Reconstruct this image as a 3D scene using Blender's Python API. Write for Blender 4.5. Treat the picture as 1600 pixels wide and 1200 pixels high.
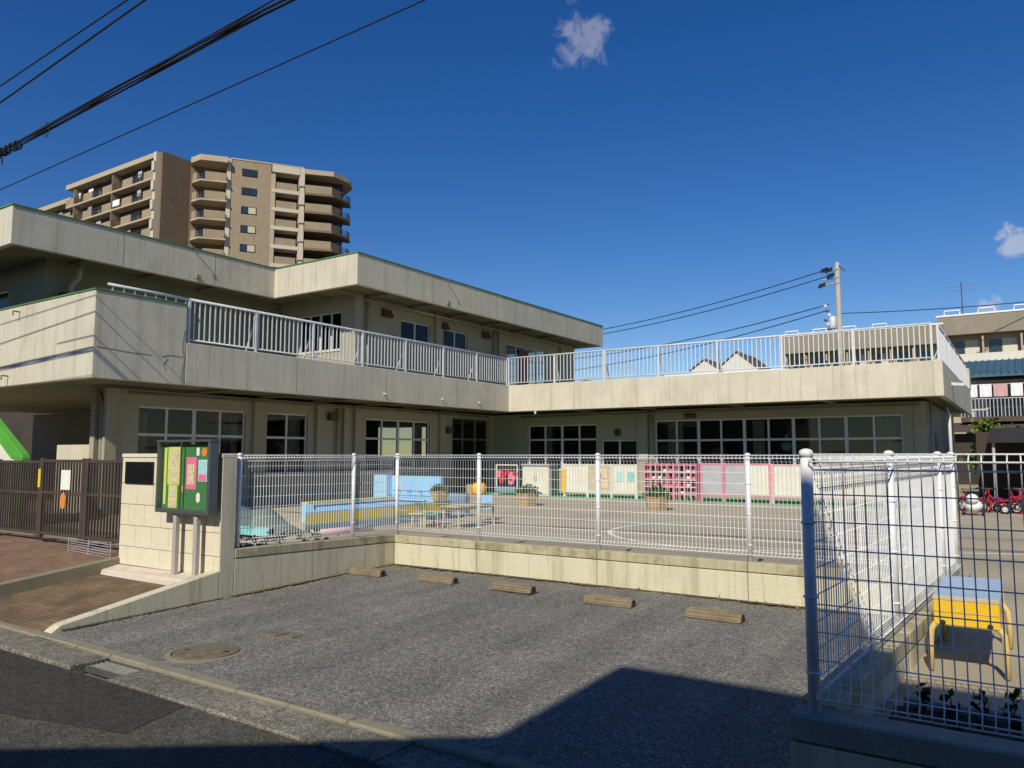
import bpy, bmesh, math, random
from mathutils import Vector, Matrix
random.seed(7)
S = bpy.context.scene
R = math.radians
for o in list(bpy.data.objects): bpy.data.objects.remove(o)

# ------------------------------------------------------------------ camera
cam = bpy.data.cameras.new('camera'); cam_o = bpy.data.objects.new('camera', cam)
S.collection.objects.link(cam_o); S.camera = cam_o
cam.sensor_width = 36.0; cam.lens = 27.0; cam.clip_end = 3000; cam.clip_start = 0.05
cam_o.location = (0, 0, 1.70)
cam_o.rotation_euler = (R(90) + math.atan(110 / 1200), 0, R(33.7))
# ------------------------------------------------------------------ sky, sun, exposure
SUN = Vector((0.22, -1.0, 0.80)).normalized()          # towards the sun
W = bpy.data.worlds.new('World'); S.world = W; W.use_nodes = True
nt = W.node_tree; N = nt.nodes; L = nt.links
N.clear()
wo = N.new('ShaderNodeOutputWorld'); bg = N.new('ShaderNodeBackground'); sky = N.new('ShaderNodeTexSky')
sky.sky_type = 'NISHITA'; sky.sun_disc = False
sky.sun_elevation = math.asin(SUN.z); sky.sun_rotation = math.atan2(SUN.x, SUN.y)
sky.altitude = 50; sky.air_density = 1.0; sky.dust_density = 0.0; sky.ozone_density = 3.5
bg.inputs['Strength'].default_value = 0.091
tc = N.new('ShaderNodeTexCoord')
def cloud(prev, direction, spread, thr, nscale, seed, amount):
    d = Vector(direction).normalized()
    vs = N.new('ShaderNodeVectorMath'); vs.operation = 'DISTANCE'; vs.inputs[1].default_value = d
    L.new(tc.outputs['Generated'], vs.inputs[0])
    no = N.new('ShaderNodeTexNoise'); no.noise_dimensions = '4D'; no.inputs['W'].default_value = seed
    no.inputs['Scale'].default_value = nscale; no.inputs['Detail'].default_value = 7; no.inputs['Roughness'].default_value = 0.6; no.inputs['Distortion'].default_value = 0.6
    L.new(tc.outputs['Generated'], no.inputs['Vector'])
    dv = N.new('ShaderNodeMath'); dv.operation = 'MULTIPLY_ADD'; dv.inputs[1].default_value = -0.42 / spread; L.new(vs.outputs['Value'], dv.inputs[0]); L.new(no.outputs['Fac'], dv.inputs[2])
    m2 = N.new('ShaderNodeMapRange'); m2.interpolation_type = 'SMOOTHSTEP'
    m2.inputs[1].default_value = thr; m2.inputs[2].default_value = thr + 0.25; m2.inputs[4].default_value = amount
    L.new(dv.outputs[0], m2.inputs[0])
    mx = N.new('ShaderNodeMix'); mx.data_type = 'RGBA'; mx.inputs['B'].default_value = (7.5, 7.3, 7.6, 1)
    L.new(m2.outputs[0], mx.inputs['Factor']); L.new(prev, mx.inputs['A'])
    return mx.outputs['Result']
hs_ = N.new('ShaderNodeHueSaturation'); hs_.inputs['Saturation'].default_value = 1.34; hs_.inputs['Hue'].default_value = 0.514
L.new(sky.outputs['Color'], hs_.inputs['Color']); out = hs_.outputs['Color']
out = cloud(out, (-0.412, 0.769, 0.489), 0.046, 0.165, 38, 3.1, 0.30)
out = cloud(out, (0.0, 0.974, 0.228), 0.026, 0.16, 50, 1.3, 0.5)
out = cloud(out, (-0.026, 0.987, 0.160), 0.018, 0.16, 60, 4.3, 0.35)
L.new(out, bg.inputs['Color']); L.new(bg.outputs[0], wo.inputs['Surface'])
sl = bpy.data.lights.new('sun', 'SUN'); sl.energy = 4.4; sl.angle = R(0.53); sl.color = (1.0, 0.935, 0.775)
so = bpy.data.objects.new('sun', sl); S.collection.objects.link(so)
so.rotation_euler = (-SUN).to_track_quat('-Z', 'Y').to_euler(); so.location = SUN * 60
S.view_settings.view_transform = 'Standard'; S.view_settings.look = 'None'
S.view_settings.exposure = 0.0; S.view_settings.gamma = 1.0
S.render.engine = 'CYCLES'
S.cycles.max_bounces = 6; S.cycles.diffuse_bounces = 3; S.cycles.glossy_bounces = 2; S.cycles.transparent_max_bounces = 8

# ------------------------------------------------------------------ materials
MATS = {}
def mat(name, c, rough=0.8, var=0.12, scale=3.0, streak=0.0, scol=(0.12, 0.10, 0.07), bump=0.0, bscale=60.0,
        metal=0.0, spec=0.4, fine=0.06, fscale=45.0, blotch=0.0, bcol=(0.1, 0.1, 0.07), bsc=1.2):
    m = bpy.data.materials.new(name); m.use_nodes = True
    t = m.node_tree; n = t.nodes; l = t.links; p = n['Principled BSDF']
    p.inputs['Roughness'].default_value = rough; p.inputs['Metallic'].default_value = metal
    p.inputs['Specular IOR Level'].default_value = spec
    g = n.new('ShaderNodeNewGeometry')
    def noise(sc, det=4, vec=None, rg=0.55):
        x = n.new('ShaderNodeTexNoise'); x.inputs['Scale'].default_value = sc; x.inputs['Detail'].default_value = det
        x.inputs['Roughness'].default_value = rg
        l.new(vec or g.outputs['Position'], x.inputs['Vector']); return x.outputs['Fac']
    def rng(fac, a, b, c0, c1):
        x = n.new('ShaderNodeMapRange'); x.inputs[1].default_value = a; x.inputs[2].default_value = b
        x.inputs[3].default_value = c0; x.inputs[4].default_value = c1; l.new(fac, x.inputs[0]); return x.outputs[0]
    def mixc(fac, A, B, mode='MIX'):
        x = n.new('ShaderNodeMix'); x.data_type = 'RGBA'; x.blend_type = mode
        if isinstance(fac, float): x.inputs['Factor'].default_value = fac
        else: l.new(fac, x.inputs['Factor'])
        for k, v in (('A', A), ('B', B)):
            if isinstance(v, tuple): x.inputs[k].default_value = (*v, 1)
            else: l.new(v, x.inputs[k])
        return x.outputs['Result']
    lo = tuple(max(0, v * (1 - var)) for v in c); hi = tuple(min(1, v * (1 + var)) for v in c)
    col = mixc(rng(noise(scale), 0.3, 0.7, 0, 1), lo, hi)
    if fine:
        f = rng(noise(fscale, 3), 0.3, 0.7, 1 - fine, 1 + fine)
        cc = n.new('ShaderNodeCombineColor')
        for i in range(3): l.new(f, cc.inputs[i])
        col = mixc(1.0, col, cc.outputs[0], 'MULTIPLY')
    if blotch:
        col = mixc(rng(noise(bsc, 6, None, 0.65), 0.5, 0.72, 0, blotch), col, bcol)
    if streak:
        mp = n.new('ShaderNodeMapping'); mp.inputs['Scale'].default_value = (4.5, 4.5, 0.30)
        l.new(g.outputs['Position'], mp.inputs['Vector'])
        a = rng(noise(1.0, 7, mp.outputs[0], 0.7), 0.5, 0.75, 0, streak)
        col = mixc(a, col, scol)
        mp2 = n.new('ShaderNodeMapping'); mp2.inputs['Scale'].default_value = (15, 15, 0.55); l.new(g.outputs['Position'], mp2.inputs['Vector'])
        col = mixc(rng(noise(1.0, 5, mp2.outputs[0], 0.6), 0.56, 0.74, 0, streak * 0.75), col, tuple(v * 0.8 for v in scol))
    l.new(col, p.inputs['Base Color'])
    if bump:
        b = n.new('ShaderNodeBump'); b.inputs['Strength'].default_value = 1.0; b.inputs['Distance'].default_value = bump
        l.new(noise(bscale, 4), b.inputs['Height']); l.new(b.outputs[0], p.inputs['Normal'])
    MATS[name] = m; return m
def asphalt(name, dark, mid, light, sc, patch=0.25, tint=(1, 1, 1), coarse=0.3, track=0.0):
    m = bpy.data.materials.new(name); m.use_nodes = True
    t = m.node_tree; n = t.nodes; l = t.links; p = n['Principled BSDF']; p.inputs['Roughness'].default_value = 0.9
    p.inputs['Specular IOR Level'].default_value = 0.25
    g = n.new('ShaderNodeNewGeometry')
    v = n.new('ShaderNodeTexVoronoi'); v.inputs['Scale'].default_value = sc; l.new(g.outputs['Position'], v.inputs['Vector'])
    sep = n.new('ShaderNodeSeparateColor'); l.new(v.outputs['Color'], sep.inputs[0])
    r = n.new('ShaderNodeValToRGB'); e = r.color_ramp.elements
    e[0].position = 0.0; e[0].color = (dark, dark, dark, 1); e[1].position = 1.0; e[1].color = (light, light * 0.98, light * 0.94, 1)
    x = e.new(0.55); x.color = (mid, mid, mid * 0.98, 1); x = e.new(0.85); x.color = (mid * 1.3, mid * 1.3, mid * 1.25, 1)
    l.new(sep.outputs[0], r.inputs[0])
    no = n.new('ShaderNodeTexNoise'); no.inputs['Scale'].default_value = 0.9; no.inputs['Detail'].default_value = 6; no.inputs['Roughness'].default_value = 0.65
    l.new(g.outputs['Position'], no.inputs['Vector'])
    mr = n.new('ShaderNodeMapRange'); mr.inputs[1].default_value = 0.3; mr.inputs[2].default_value = 0.7
    mr.inputs[3].default_value = 1 - patch; mr.inputs[4].default_value = 1 + patch; l.new(no.outputs['Fac'], mr.inputs[0])
    n2 = n.new('ShaderNodeTexNoise'); n2.inputs['Scale'].default_value = 14; n2.inputs['Detail'].default_value = 3
    l.new(g.outputs['Position'], n2.inputs['Vector'])
    mr2 = n.new('ShaderNodeMapRange'); mr2.inputs[1].default_value = 0.3; mr2.inputs[2].default_value = 0.7
    mr2.inputs[3].default_value = 1 - coarse; mr2.inputs[4].default_value = 1 + coarse; l.new(n2.outputs['Fac'], mr2.inputs[0])
    mm = n.new('ShaderNodeMath'); mm.operation = 'MULTIPLY'; l.new(mr.outputs[0], mm.inputs[0]); l.new(mr2.outputs[0], mm.inputs[1])
    if track:                                   # long worn wheel paths running in from the street
        mp = n.new('ShaderNodeMapping'); mp.inputs['Rotation'].default_value = (0, 0, R(-24)); mp.inputs['Scale'].default_value = (2.6, 0.16, 1)
        l.new(g.outputs['Position'], mp.inputs['Vector'])
        n3 = n.new('ShaderNodeTexNoise'); n3.inputs['Scale'].default_value = 1.0; n3.inputs['Detail'].default_value = 4; l.new(mp.outputs[0], n3.inputs['Vector'])
        m3 = n.new('ShaderNodeMapRange'); m3.inputs[1].default_value = 0.35; m3.inputs[2].default_value = 0.65; m3.inputs[3].default_value = 1 - track; m3.inputs[4].default_value = 1 + track; l.new(n3.outputs['Fac'], m3.inputs[0])
        m4 = n.new('ShaderNodeMath'); m4.operation = 'MULTIPLY'; l.new(mm.outputs[0], m4.inputs[0]); l.new(m3.outputs[0], m4.inputs[1]); mm = m4
    cc = n.new('ShaderNodeCombineColor')
    for i in range(3):
        q = n.new('ShaderNodeMath'); q.operation = 'MULTIPLY'; q.inputs[1].default_value = tint[i]; l.new(mm.outputs[0], q.inputs[0]); l.new(q.outputs[0], cc.inputs[i])
    mx = n.new('ShaderNodeMix'); mx.data_type = 'RGBA'; mx.blend_type = 'MULTIPLY'; mx.inputs['Factor'].default_value = 1
    l.new(r.outputs[0], mx.inputs['A']); l.new(cc.outputs[0], mx.inputs['B']); l.new(mx.outputs['Result'], p.inputs['Base Color'])
    b = n.new('ShaderNodeBump'); b.inputs['Distance'].default_value = 0.004; b.inputs['Strength'].default_value = 0.9
    l.new(v.outputs['Distance'], b.inputs['Height']); l.new(b.outputs[0], p.inputs['Normal'])
    MATS[name] = m; return m
def glass(name, tint, refl=0.06):
    m = bpy.data.materials.new(name); m.use_nodes = True
    t = m.node_tree; n = t.nodes; l = t.links; n.clear()
    o = n.new('ShaderNodeOutputMaterial'); mx = n.new('ShaderNodeMixShader')
    a = n.new('ShaderNodeBsdfTransparent'); a.inputs[0].default_value = (*tint, 1)
    b = n.new('ShaderNodeBsdfGlossy'); b.inputs['Roughness'].default_value = 0.03; b.inputs[0].default_value = (0.9, 0.95, 1, 1)
    f = n.new('ShaderNodeLayerWeight'); f.inputs[0].default_value = 0.5
    pw = n.new('ShaderNodeMath'); pw.operation = 'POWER'; pw.inputs[1].default_value = 4.5; l.new(f.outputs['Facing'], pw.inputs[0])
    ad = n.new('ShaderNodeMath'); ad.operation = 'MULTIPLY_ADD'; ad.inputs[1].default_value = 0.7; ad.inputs[2].default_value = refl; ad.use_clamp = True
    l.new(pw.outputs[0], ad.inputs[0]); l.new(ad.outputs[0], mx.inputs[0]); l.new(a.outputs[0], mx.inputs[1]); l.new(b.outputs[0], mx.inputs[2])
    l.new(mx.outputs[0], o.inputs[0]); MATS[name] = m; return m

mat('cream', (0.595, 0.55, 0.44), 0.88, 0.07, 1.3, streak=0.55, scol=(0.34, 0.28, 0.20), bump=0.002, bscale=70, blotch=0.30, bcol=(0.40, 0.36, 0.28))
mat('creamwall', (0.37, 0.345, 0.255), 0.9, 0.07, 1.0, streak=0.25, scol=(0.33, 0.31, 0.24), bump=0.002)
mat('uppershade', (0.21, 0.21, 0.15), 0.9, 0.12, 1.0)  # wall colour darkened to stand for the deep shade under the roof
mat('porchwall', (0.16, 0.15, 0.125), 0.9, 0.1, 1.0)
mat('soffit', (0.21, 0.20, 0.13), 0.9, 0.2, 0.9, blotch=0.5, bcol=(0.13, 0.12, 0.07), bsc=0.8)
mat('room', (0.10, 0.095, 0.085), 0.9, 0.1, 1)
mat('greentrim', (0.10, 0.22, 0.07), 0.6, 0.2, 3)
mat('alu', (0.60, 0.61, 0.61), 0.45, 0.06, 4)
mat('curtain', (0.62, 0.60, 0.52), 0.95, 0.1, 5)
mat('railwhite', (0.62, 0.64, 0.66), 0.45, 0.08, 6, streak=0.25, scol=(0.33, 0.31, 0.28))
mat('wirewhite', (0.84, 0.85, 0.86), 0.38, 0.05, 5, spec=0.5)
mat('postwhite', (0.78, 0.79, 0.80), 0.38, 0.05, 5, streak=0.15, scol=(0.45, 0.42, 0.35), spec=0.5)
mat('wallcream', (0.64, 0.59, 0.43), 0.9, 0.09, 2.2, streak=0.85, scol=(0.30, 0.27, 0.15), bump=0.003, bscale=50, blotch=0.30, bcol=(0.36, 0.33, 0.19), bsc=2.2)
mat('coping', (0.47, 0.42, 0.28), 0.92, 0.14, 3.5, streak=0.75, scol=(0.16, 0.14, 0.06), bump=0.003, bscale=60, blotch=0.8, bcol=(0.14, 0.12, 0.05), bsc=4)
mat('concrete', (0.34, 0.32, 0.26), 0.92, 0.15, 3, blotch=0.5, bcol=(0.17, 0.155, 0.11), bsc=3.5, bump=0.003, bscale=80, fine=0.14, fscale=90)
mat('kerbconc', (0.25, 0.225, 0.16), 0.93, 0.16, 4, blotch=0.5, bcol=(0.15, 0.13, 0.08), bsc=4, bump=0.003, bscale=80, fine=0.16, fscale=70)
mat('block', (0.68, 0.62, 0.47), 0.85, 0.04, 5, streak=0.16, scol=(0.50, 0.45, 0.32), bump=0.002, bscale=80)
mat('mortar', (0.33, 0.30, 0.23), 0.95, 0.1, 8)
mat('ledge', (0.62, 0.53, 0.44), 0.9, 0.08, 5, blotch=0.4, bcol=(0.45, 0.36, 0.28), bsc=6, bump=0.003)
mat('gatebrown', (0.075, 0.055, 0.045), 0.5, 0.15, 4)
mat('black', (0.008, 0.008, 0.010), 0.35, 0.2, 6, spec=0.4)
mat('rubber', (0.02, 0.02, 0.02), 0.75, 0.2, 8)
mat('boardframe', (0.14, 0.15, 0.16), 0.42, 0.08, 5, metal=0.5)
mat('boardgreen', (0.055, 0.19, 0.06), 0.8, 0.08, 6)
mat('paperyellow', (0.62, 0.66, 0.16), 0.8, 0.06, 9)
mat('paperpink', (0.75, 0.18, 0.30), 0.8, 0.08, 9)
mat('paperwhite', (0.80, 0.79, 0.74), 0.8, 0.05, 12)
mat('orange', (0.75, 0.25, 0.03), 0.6, 0.1, 6)
mat('legbrown', (0.42, 0.38, 0.35), 0.5, 0.1, 6)
mat('stopbrown', (0.215, 0.17, 0.11), 0.95, 0.22, 8, bump=0.004, bscale=90, blotch=0.45, bcol=(0.17, 0.125, 0.06), bsc=7)
mat('dirt', (0.11, 0.085, 0.045), 0.95, 0.3, 12, fine=0.3, fscale=60)
mat('litter', (0.20, 0.15, 0.08), 0.9, 0.5, 20)
mat('rust', (0.165, 0.14, 0.09), 0.85, 0.25, 12, bump=0.002, bscale=150, fine=0.2)
mat('grating', (0.24, 0.23, 0.20), 0.6, 0.15, 20)
mat('steel', (0.16, 0.16, 0.16), 0.55, 0.15, 8, metal=0.6)
mat('yard', (0.41, 0.35, 0.245), 0.95, 0.14, 0.35, fine=0.08, fscale=25, blotch=0.4, bcol=(0.22, 0.185, 0.125), bsc=0.5)
mat('line', (0.78, 0.76, 0.68), 0.85, 0.12, 6)
mat('greenpaint', (0.08, 0.42, 0.20), 0.8, 0.15, 2)
mat('limegreen', (0.09, 0.38, 0.04), 0.5, 0.08, 3)
mat('skyblue', (0.28, 0.55, 0.80), 0.6, 0.07, 2)
mat('paleblue', (0.40, 0.52, 0.68), 0.55, 0.08, 5, blotch=0.35, bcol=(0.50, 0.54, 0.56), bsc=9)
mat('yellow', (0.74, 0.56, 0.04), 0.55, 0.08, 3)
mat('sunyellow', (0.80, 0.50, 0.03), 0.45, 0.06, 4, blotch=0.2, bcol=(0.6, 0.4, 0.06), bsc=9)
mat('strapgreen', (0.20, 0.50, 0.14), 0.6, 0.08, 3)
mat('bluegrey', (0.19, 0.27, 0.38), 0.6, 0.1, 3)
mat('cyan', (0.22, 0.52, 0.52), 0.6, 0.15, 5)
mat('pinkpaint', (0.68, 0.22, 0.32), 0.6, 0.08, 3)
mat('palepink', (0.68, 0.42, 0.44), 0.7, 0.08, 3)
mat('panelwhite', (0.70, 0.68, 0.58), 0.7, 0.06, 3, streak=0.15, scol=(0.45, 0.43, 0.36))
mat('panelgrey', (0.42, 0.42, 0.46), 0.7, 0.1, 3)
mat('tarp', (0.13, 0.17, 0.155), 0.8, 0.2, 3)
mat('red', (0.50, 0.015, 0.03), 0.35, 0.1, 6)
mat('darkred', (0.16, 0.02, 0.03), 0.5, 0.2, 6)
mat('legyellow', (0.62, 0.46, 0.17), 0.6, 0.12, 8)
mat('wood', (0.42, 0.29, 0.14), 0.8, 0.2, 7, streak=0.3, scol=(0.20, 0.13, 0.06))
mat('palewood', (0.52, 0.44, 0.30), 0.7, 0.15, 8)
mat('soil', (0.05, 0.035, 0.025), 0.95, 0.3, 12)
mat('leaf', (0.045, 0.11, 0.015), 0.6, 0.45, 6, spec=0.3)
mat('leafdark', (0.02, 0.05, 0.015), 0.6, 0.4, 8, spec=0.3)
mat('leafyellow', (0.10, 0.16, 0.02), 0.6, 0.4, 5, spec=0.3)
mat('bark', (0.09, 0.065, 0.045), 0.9, 0.3, 9, bump=0.01, bscale=30)
mat('cable', (0.012, 0.012, 0.014), 0.6, 0.1, 3)
mat('poleconc', (0.40, 0.36, 0.29), 0.9, 0.08, 2)
mat('tan', (0.33, 0.255, 0.17), 0.85, 0.06, 0.15, fine=0.09, fscale=1.4)
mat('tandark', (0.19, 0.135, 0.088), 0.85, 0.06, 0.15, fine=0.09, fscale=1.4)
mat('tanlight', (0.46, 0.37, 0.26), 0.85, 0.05, 0.15)
mat('aptwhite', (0.58, 0.51, 0.40), 0.85, 0.05, 0.2)
mat('aptglass', (0.03, 0.04, 0.05), 0.08, 0.2, 0.3, spec=0.7)
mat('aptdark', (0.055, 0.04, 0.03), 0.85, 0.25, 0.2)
mat('rooftile', (0.10, 0.085, 0.08), 0.75, 0.15, 1.0)
mat('roofdark', (0.03, 0.026, 0.024), 0.9, 0.2, 1.0)
mat('roofgrey', (0.27, 0.235, 0.18), 0.85, 0.12, 0.4, streak=0.3)
mat('roofblue', (0.055, 0.12, 0.165), 0.5, 0.12, 1.2)
mat('houseWhite', (0.66, 0.63, 0.56), 0.85, 0.05, 0.5)
mat('housebeige', (0.42, 0.35, 0.25), 0.85, 0.08, 0.5)
mat('eavebrown', (0.10, 0.065, 0.05), 0.8, 0.2, 2)
mat('clothwhite', (0.80, 0.80, 0.80), 0.9, 0.04, 3)
mat('clothpink', (0.60, 0.36, 0.36), 0.9, 0.08, 3)
mat('ground', (0.12, 0.115, 0.10), 0.95, 0.2, 0.05)
asphalt('lot', 0.085, 0.178, 0.41, 90, 0.15, (1.0, 0.95, 0.87), 0.15, 0.13)
asphalt('road', 0.04, 0.082, 0.17, 95, 0.28, (1.0, 0.93, 0.80), 0.22, 0.1)
asphalt('gutterconc', 0.09, 0.19, 0.36, 95, 0.3, (1.0, 0.93, 0.77), 0.25)
asphalt('roaddark', 0.028, 0.052, 0.10, 110, 0.25, (1.0, 0.93, 0.82), 0.2)
def paving(name, c1, c2, mortar, w_, h_, blot):
    m = bpy.data.materials.new(name); m.use_nodes = True; t = m.node_tree; n = t.nodes; l = t.links; p = n['Principled BSDF']; p.inputs['Roughness'].default_value = 0.92
    g = n.new('ShaderNodeNewGeometry'); b = n.new('ShaderNodeTexBrick'); b.inputs['Scale'].default_value = 1.0
    b.inputs['Color1'].default_value = (*c1, 1); b.inputs['Color2'].default_value = (*c2, 1); b.inputs['Mortar'].default_value = (*mortar, 1)
    b.inputs['Brick Width'].default_value = w_; b.inputs['Row Height'].default_value = h_; b.inputs['Mortar Size'].default_value = 0.006; b.inputs['Bias'].default_value = 0.0
    l.new(g.outputs['Position'], b.inputs['Vector'])
    no = n.new('ShaderNodeTexNoise'); no.inputs['Scale'].default_value = 2.3; no.inputs['Detail'].default_value = 8; no.inputs['Roughness'].default_value = 0.7; l.new(g.outputs['Position'], no.inputs['Vector'])
    mr = n.new('ShaderNodeMapRange'); mr.inputs[1].default_value = 0.3; mr.inputs[2].default_value = 0.7; mr.inputs[3].default_value = 1 - blot; mr.inputs[4].default_value = 1 + blot; l.new(no.outputs['Fac'], mr.inputs[0])
    cc = n.new('ShaderNodeCombineColor'); [l.new(mr.outputs[0], cc.inputs[i]) for i in range(3)]
    mx = n.new('ShaderNodeMix'); mx.data_type = 'RGBA'; mx.blend_type = 'MULTIPLY'; mx.inputs['Factor'].default_value = 1; l.new(b.outputs['Color'], mx.inputs['A']); l.new(cc.outputs[0], mx.inputs['B'])
    l.new(mx.outputs['Result'], p.inputs['Base Color'])
    bp = n.new('ShaderNodeBump'); bp.inputs['Distance'].default_value = 0.004; bp.invert = True; l.new(b.outputs['Fac'], bp.inputs['Height']); l.new(bp.outputs[0], p.inputs['Normal'])
    MATS[name] = m
paving('brick', (0.25, 0.135, 0.08), (0.19, 0.105, 0.065), (0.17, 0.13, 0.09), 0.20, 0.062, 0.30)
paving('brickbrown', (0.15, 0.098, 0.052), (0.20, 0.125, 0.065), (0.10, 0.08, 0.05), 0.45, 0.062, 0.5)
def printed(name, paper, ink, sc):
    m = bpy.data.materials.new(name); m.use_nodes = True; t = m.node_tree; n = t.nodes; l = t.links; p = n['Principled BSDF']; p.inputs['Roughness'].default_value = 0.85
    g = n.new('ShaderNodeNewGeometry'); mp = n.new('ShaderNodeMapping'); mp.inputs['Scale'].default_value = (sc * 1.0, 1, sc * 0.45); l.new(g.outputs['Position'], mp.inputs['Vector'])
    no = n.new('ShaderNodeTexNoise'); no.inputs['Scale'].default_value = 1.0; no.inputs['Detail'].default_value = 3; l.new(mp.outputs[0], no.inputs['Vector'])
    mr = n.new('ShaderNodeMapRange'); mr.inputs[1].default_value = 0.5; mr.inputs[2].default_value = 0.6; l.new(no.outputs['Fac'], mr.inputs[0])
    mx = n.new('ShaderNodeMix'); mx.data_type = 'RGBA'; mx.inputs['A'].default_value = (*paper, 1); mx.inputs['B'].default_value = (*ink, 1); l.new(mr.outputs[0], mx.inputs['Factor']); l.new(mx.outputs['Result'], p.inputs['Base Color']); MATS[name] = m
printed('papercream', (0.70, 0.64, 0.40), (0.55, 0.30, 0.28), 62)
printed('paperblue', (0.30, 0.62, 0.68), (0.62, 0.72, 0.70), 40)
glass('pane', (0.62, 0.64, 0.62), 0.022); glass('clearpane', (0.97, 0.98, 0.97), 0.02)

# ------------------------------------------------------------------ mesh helpers
COL = S.collection
def worldoff(o):
    v = Vector((0, 0, 0))
    while o: v = v + o.location; o = o.parent
    return v
class MB:
    def __init__(s, xf=None): s.v = []; s.f = []; s.xf = xf
    def _a(s, pts, faces):
        b = len(s.v); s.v += [tuple(p) for p in pts]; s.f += [[i + b for i in q] for q in faces]; return s
    def box(s, x0, x1, y0, y1, z0, z1):
        x0, x1 = min(x0, x1), max(x0, x1); y0, y1 = min(y0, y1), max(y0, y1); z0, z1 = min(z0, z1), max(z0, z1)
        return s._a([(x0, y0, z0), (x1, y0, z0), (x1, y1, z0), (x0, y1, z0), (x0, y0, z1), (x1, y0, z1), (x1, y1, z1), (x0, y1, z1)],
                    [(0, 3, 2, 1), (4, 5, 6, 7), (0, 1, 5, 4), (1, 2, 6, 5), (2, 3, 7, 6), (3, 0, 4, 7)])
    def hexa(s, bot, top):          # four bottom points and four top points, both counter-clockwise from above
        return s._a(list(bot) + list(top), [(0, 3, 2, 1), (4, 5, 6, 7), (0, 1, 5, 4), (1, 2, 6, 5), (2, 3, 7, 6), (3, 0, 4, 7)])
    def quad(s, *p): return s._a(p, [tuple(range(len(p)))])
    def prism(s, poly, axis, a0, a1):   # 2-D polygon extruded along x, y or z
        n = len(poly)
        mk = {'x': lambda a, p: (a, p[0], p[1]), 'y': lambda a, p: (p[0], a, p[1]), 'z': lambda a, p: (p[0], p[1], a)}[axis]
        pts = [mk(a0, p) for p in poly] + [mk(a1, p) for p in poly]
        return s._a(pts, [tuple(range(n))[::-1], tuple(range(n, 2 * n))] + [(i, (i + 1) % n, n + (i + 1) % n, n + i) for i in range(n)])
    def tube(s, pts, r, n=8, cap=True):
        pts = [Vector(p) for p in pts]; rs = r if isinstance(r, (list, tuple)) else [r] * len(pts); rings = []
        b = len(s.v); up = None
        for i, p in enumerate(pts):
            t = (pts[min(i + 1, len(pts) - 1)] - pts[max(i - 1, 0)]).normalized()
            if up is None: up = Vector((0, 0, 1)) if abs(t.z) < 0.9 else Vector((0, 1, 0))
            x = t.cross(up).normalized(); y = x.cross(t).normalized(); up = y
            for k in range(n):
                a = 2 * math.pi * k / n + math.pi / n
                s.v.append(tuple(p + (x * math.cos(a) + y * math.sin(a)) * rs[i]))
        for i in range(len(pts) - 1):
            for k in range(n):
                s.f.append([b + i * n + k, b + i * n + (k + 1) % n, b + (i + 1) * n + (k + 1) % n, b + (i + 1) * n + k])
        if cap: s.f.append([b + k for k in range(n)][::-1]); s.f.append([b + (len(pts) - 1) * n + k for k in range(n)])
        return s
    def lathe(s, c, prof, n=16):        # profile of (radius, z) about the vertical axis through c
        b = len(s.v)
        for r, z in prof:
            for k in range(n):
                a = 2 * math.pi * k / n; s.v.append((c[0] + r * math.cos(a), c[1] + r * math.sin(a), c[2] + z))
        for i in range(len(prof) - 1):
            for k in range(n): s.f.append([b + i * n + k, b + i * n + (k + 1) % n, b + (i + 1) * n + (k + 1) % n, b + (i + 1) * n + k])
        s.f.append([b + k for k in range(n)][::-1]); s.f.append([b + (len(prof) - 1) * n + k for k in range(n)]); return s
    def torus(s, c, axis, R0, r, n=18, m=8):
        b = len(s.v); ax = Vector(axis).normalized(); u = ax.orthogonal().normalized(); w = ax.cross(u)
        for i in range(n):
            a = 2 * math.pi * i / n; d = u * math.cos(a) + w * math.sin(a)
            for k in range(m):
                q = 2 * math.pi * k / m; s.v.append(tuple(Vector(c) + d * (R0 + r * math.cos(q)) + ax * r * math.sin(q)))
        for i in range(n):
            for k in range(m): s.f.append([b + i * m + k, b + ((i + 1) % n) * m + k, b + ((i + 1) % n) * m + (k + 1) % m, b + i * m + (k + 1) % m])
        return s
    def ball(s, c, r, n=12, m=8):
        rx, ry, rz = r if isinstance(r, tuple) else (r, r, r)
        b = len(s.v)
        for j in range(m + 1):
            ph = math.pi * (j + 0.02) / (m + 0.04)
            for k in range(n):
                a = 2 * math.pi * k / n
                s.v.append((c[0] + rx * math.sin(ph) * math.cos(a), c[1] + ry * math.sin(ph) * math.sin(a), c[2] + rz * math.cos(ph)))
        for j in range(m):
            for k in range(n): s.f.append([b + j * n + k, b + (j + 1) * n + k, b + (j + 1) * n + (k + 1) % n, b + j * n + (k + 1) % n])
        return s
    def leaf(s, p, size, rnd):
        d = Vector((rnd.gauss(0, 1), rnd.gauss(0, 1), rnd.gauss(0, 0.7))).normalized(); e = d.orthogonal().normalized()
        e = (Matrix.Rotation(rnd.uniform(0, 6.28), 3, d) @ e)
        P = Vector(p); a = size * rnd.uniform(0.7, 1.3); w = a * 0.42; nrm = d.cross(e)
        return s._a([P, P + d * a * 0.5 + e * w + nrm * a * 0.08, P + d * a, P + d * a * 0.5 - e * w + nrm * a * 0.08], [(0, 1, 2, 3)])
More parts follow.
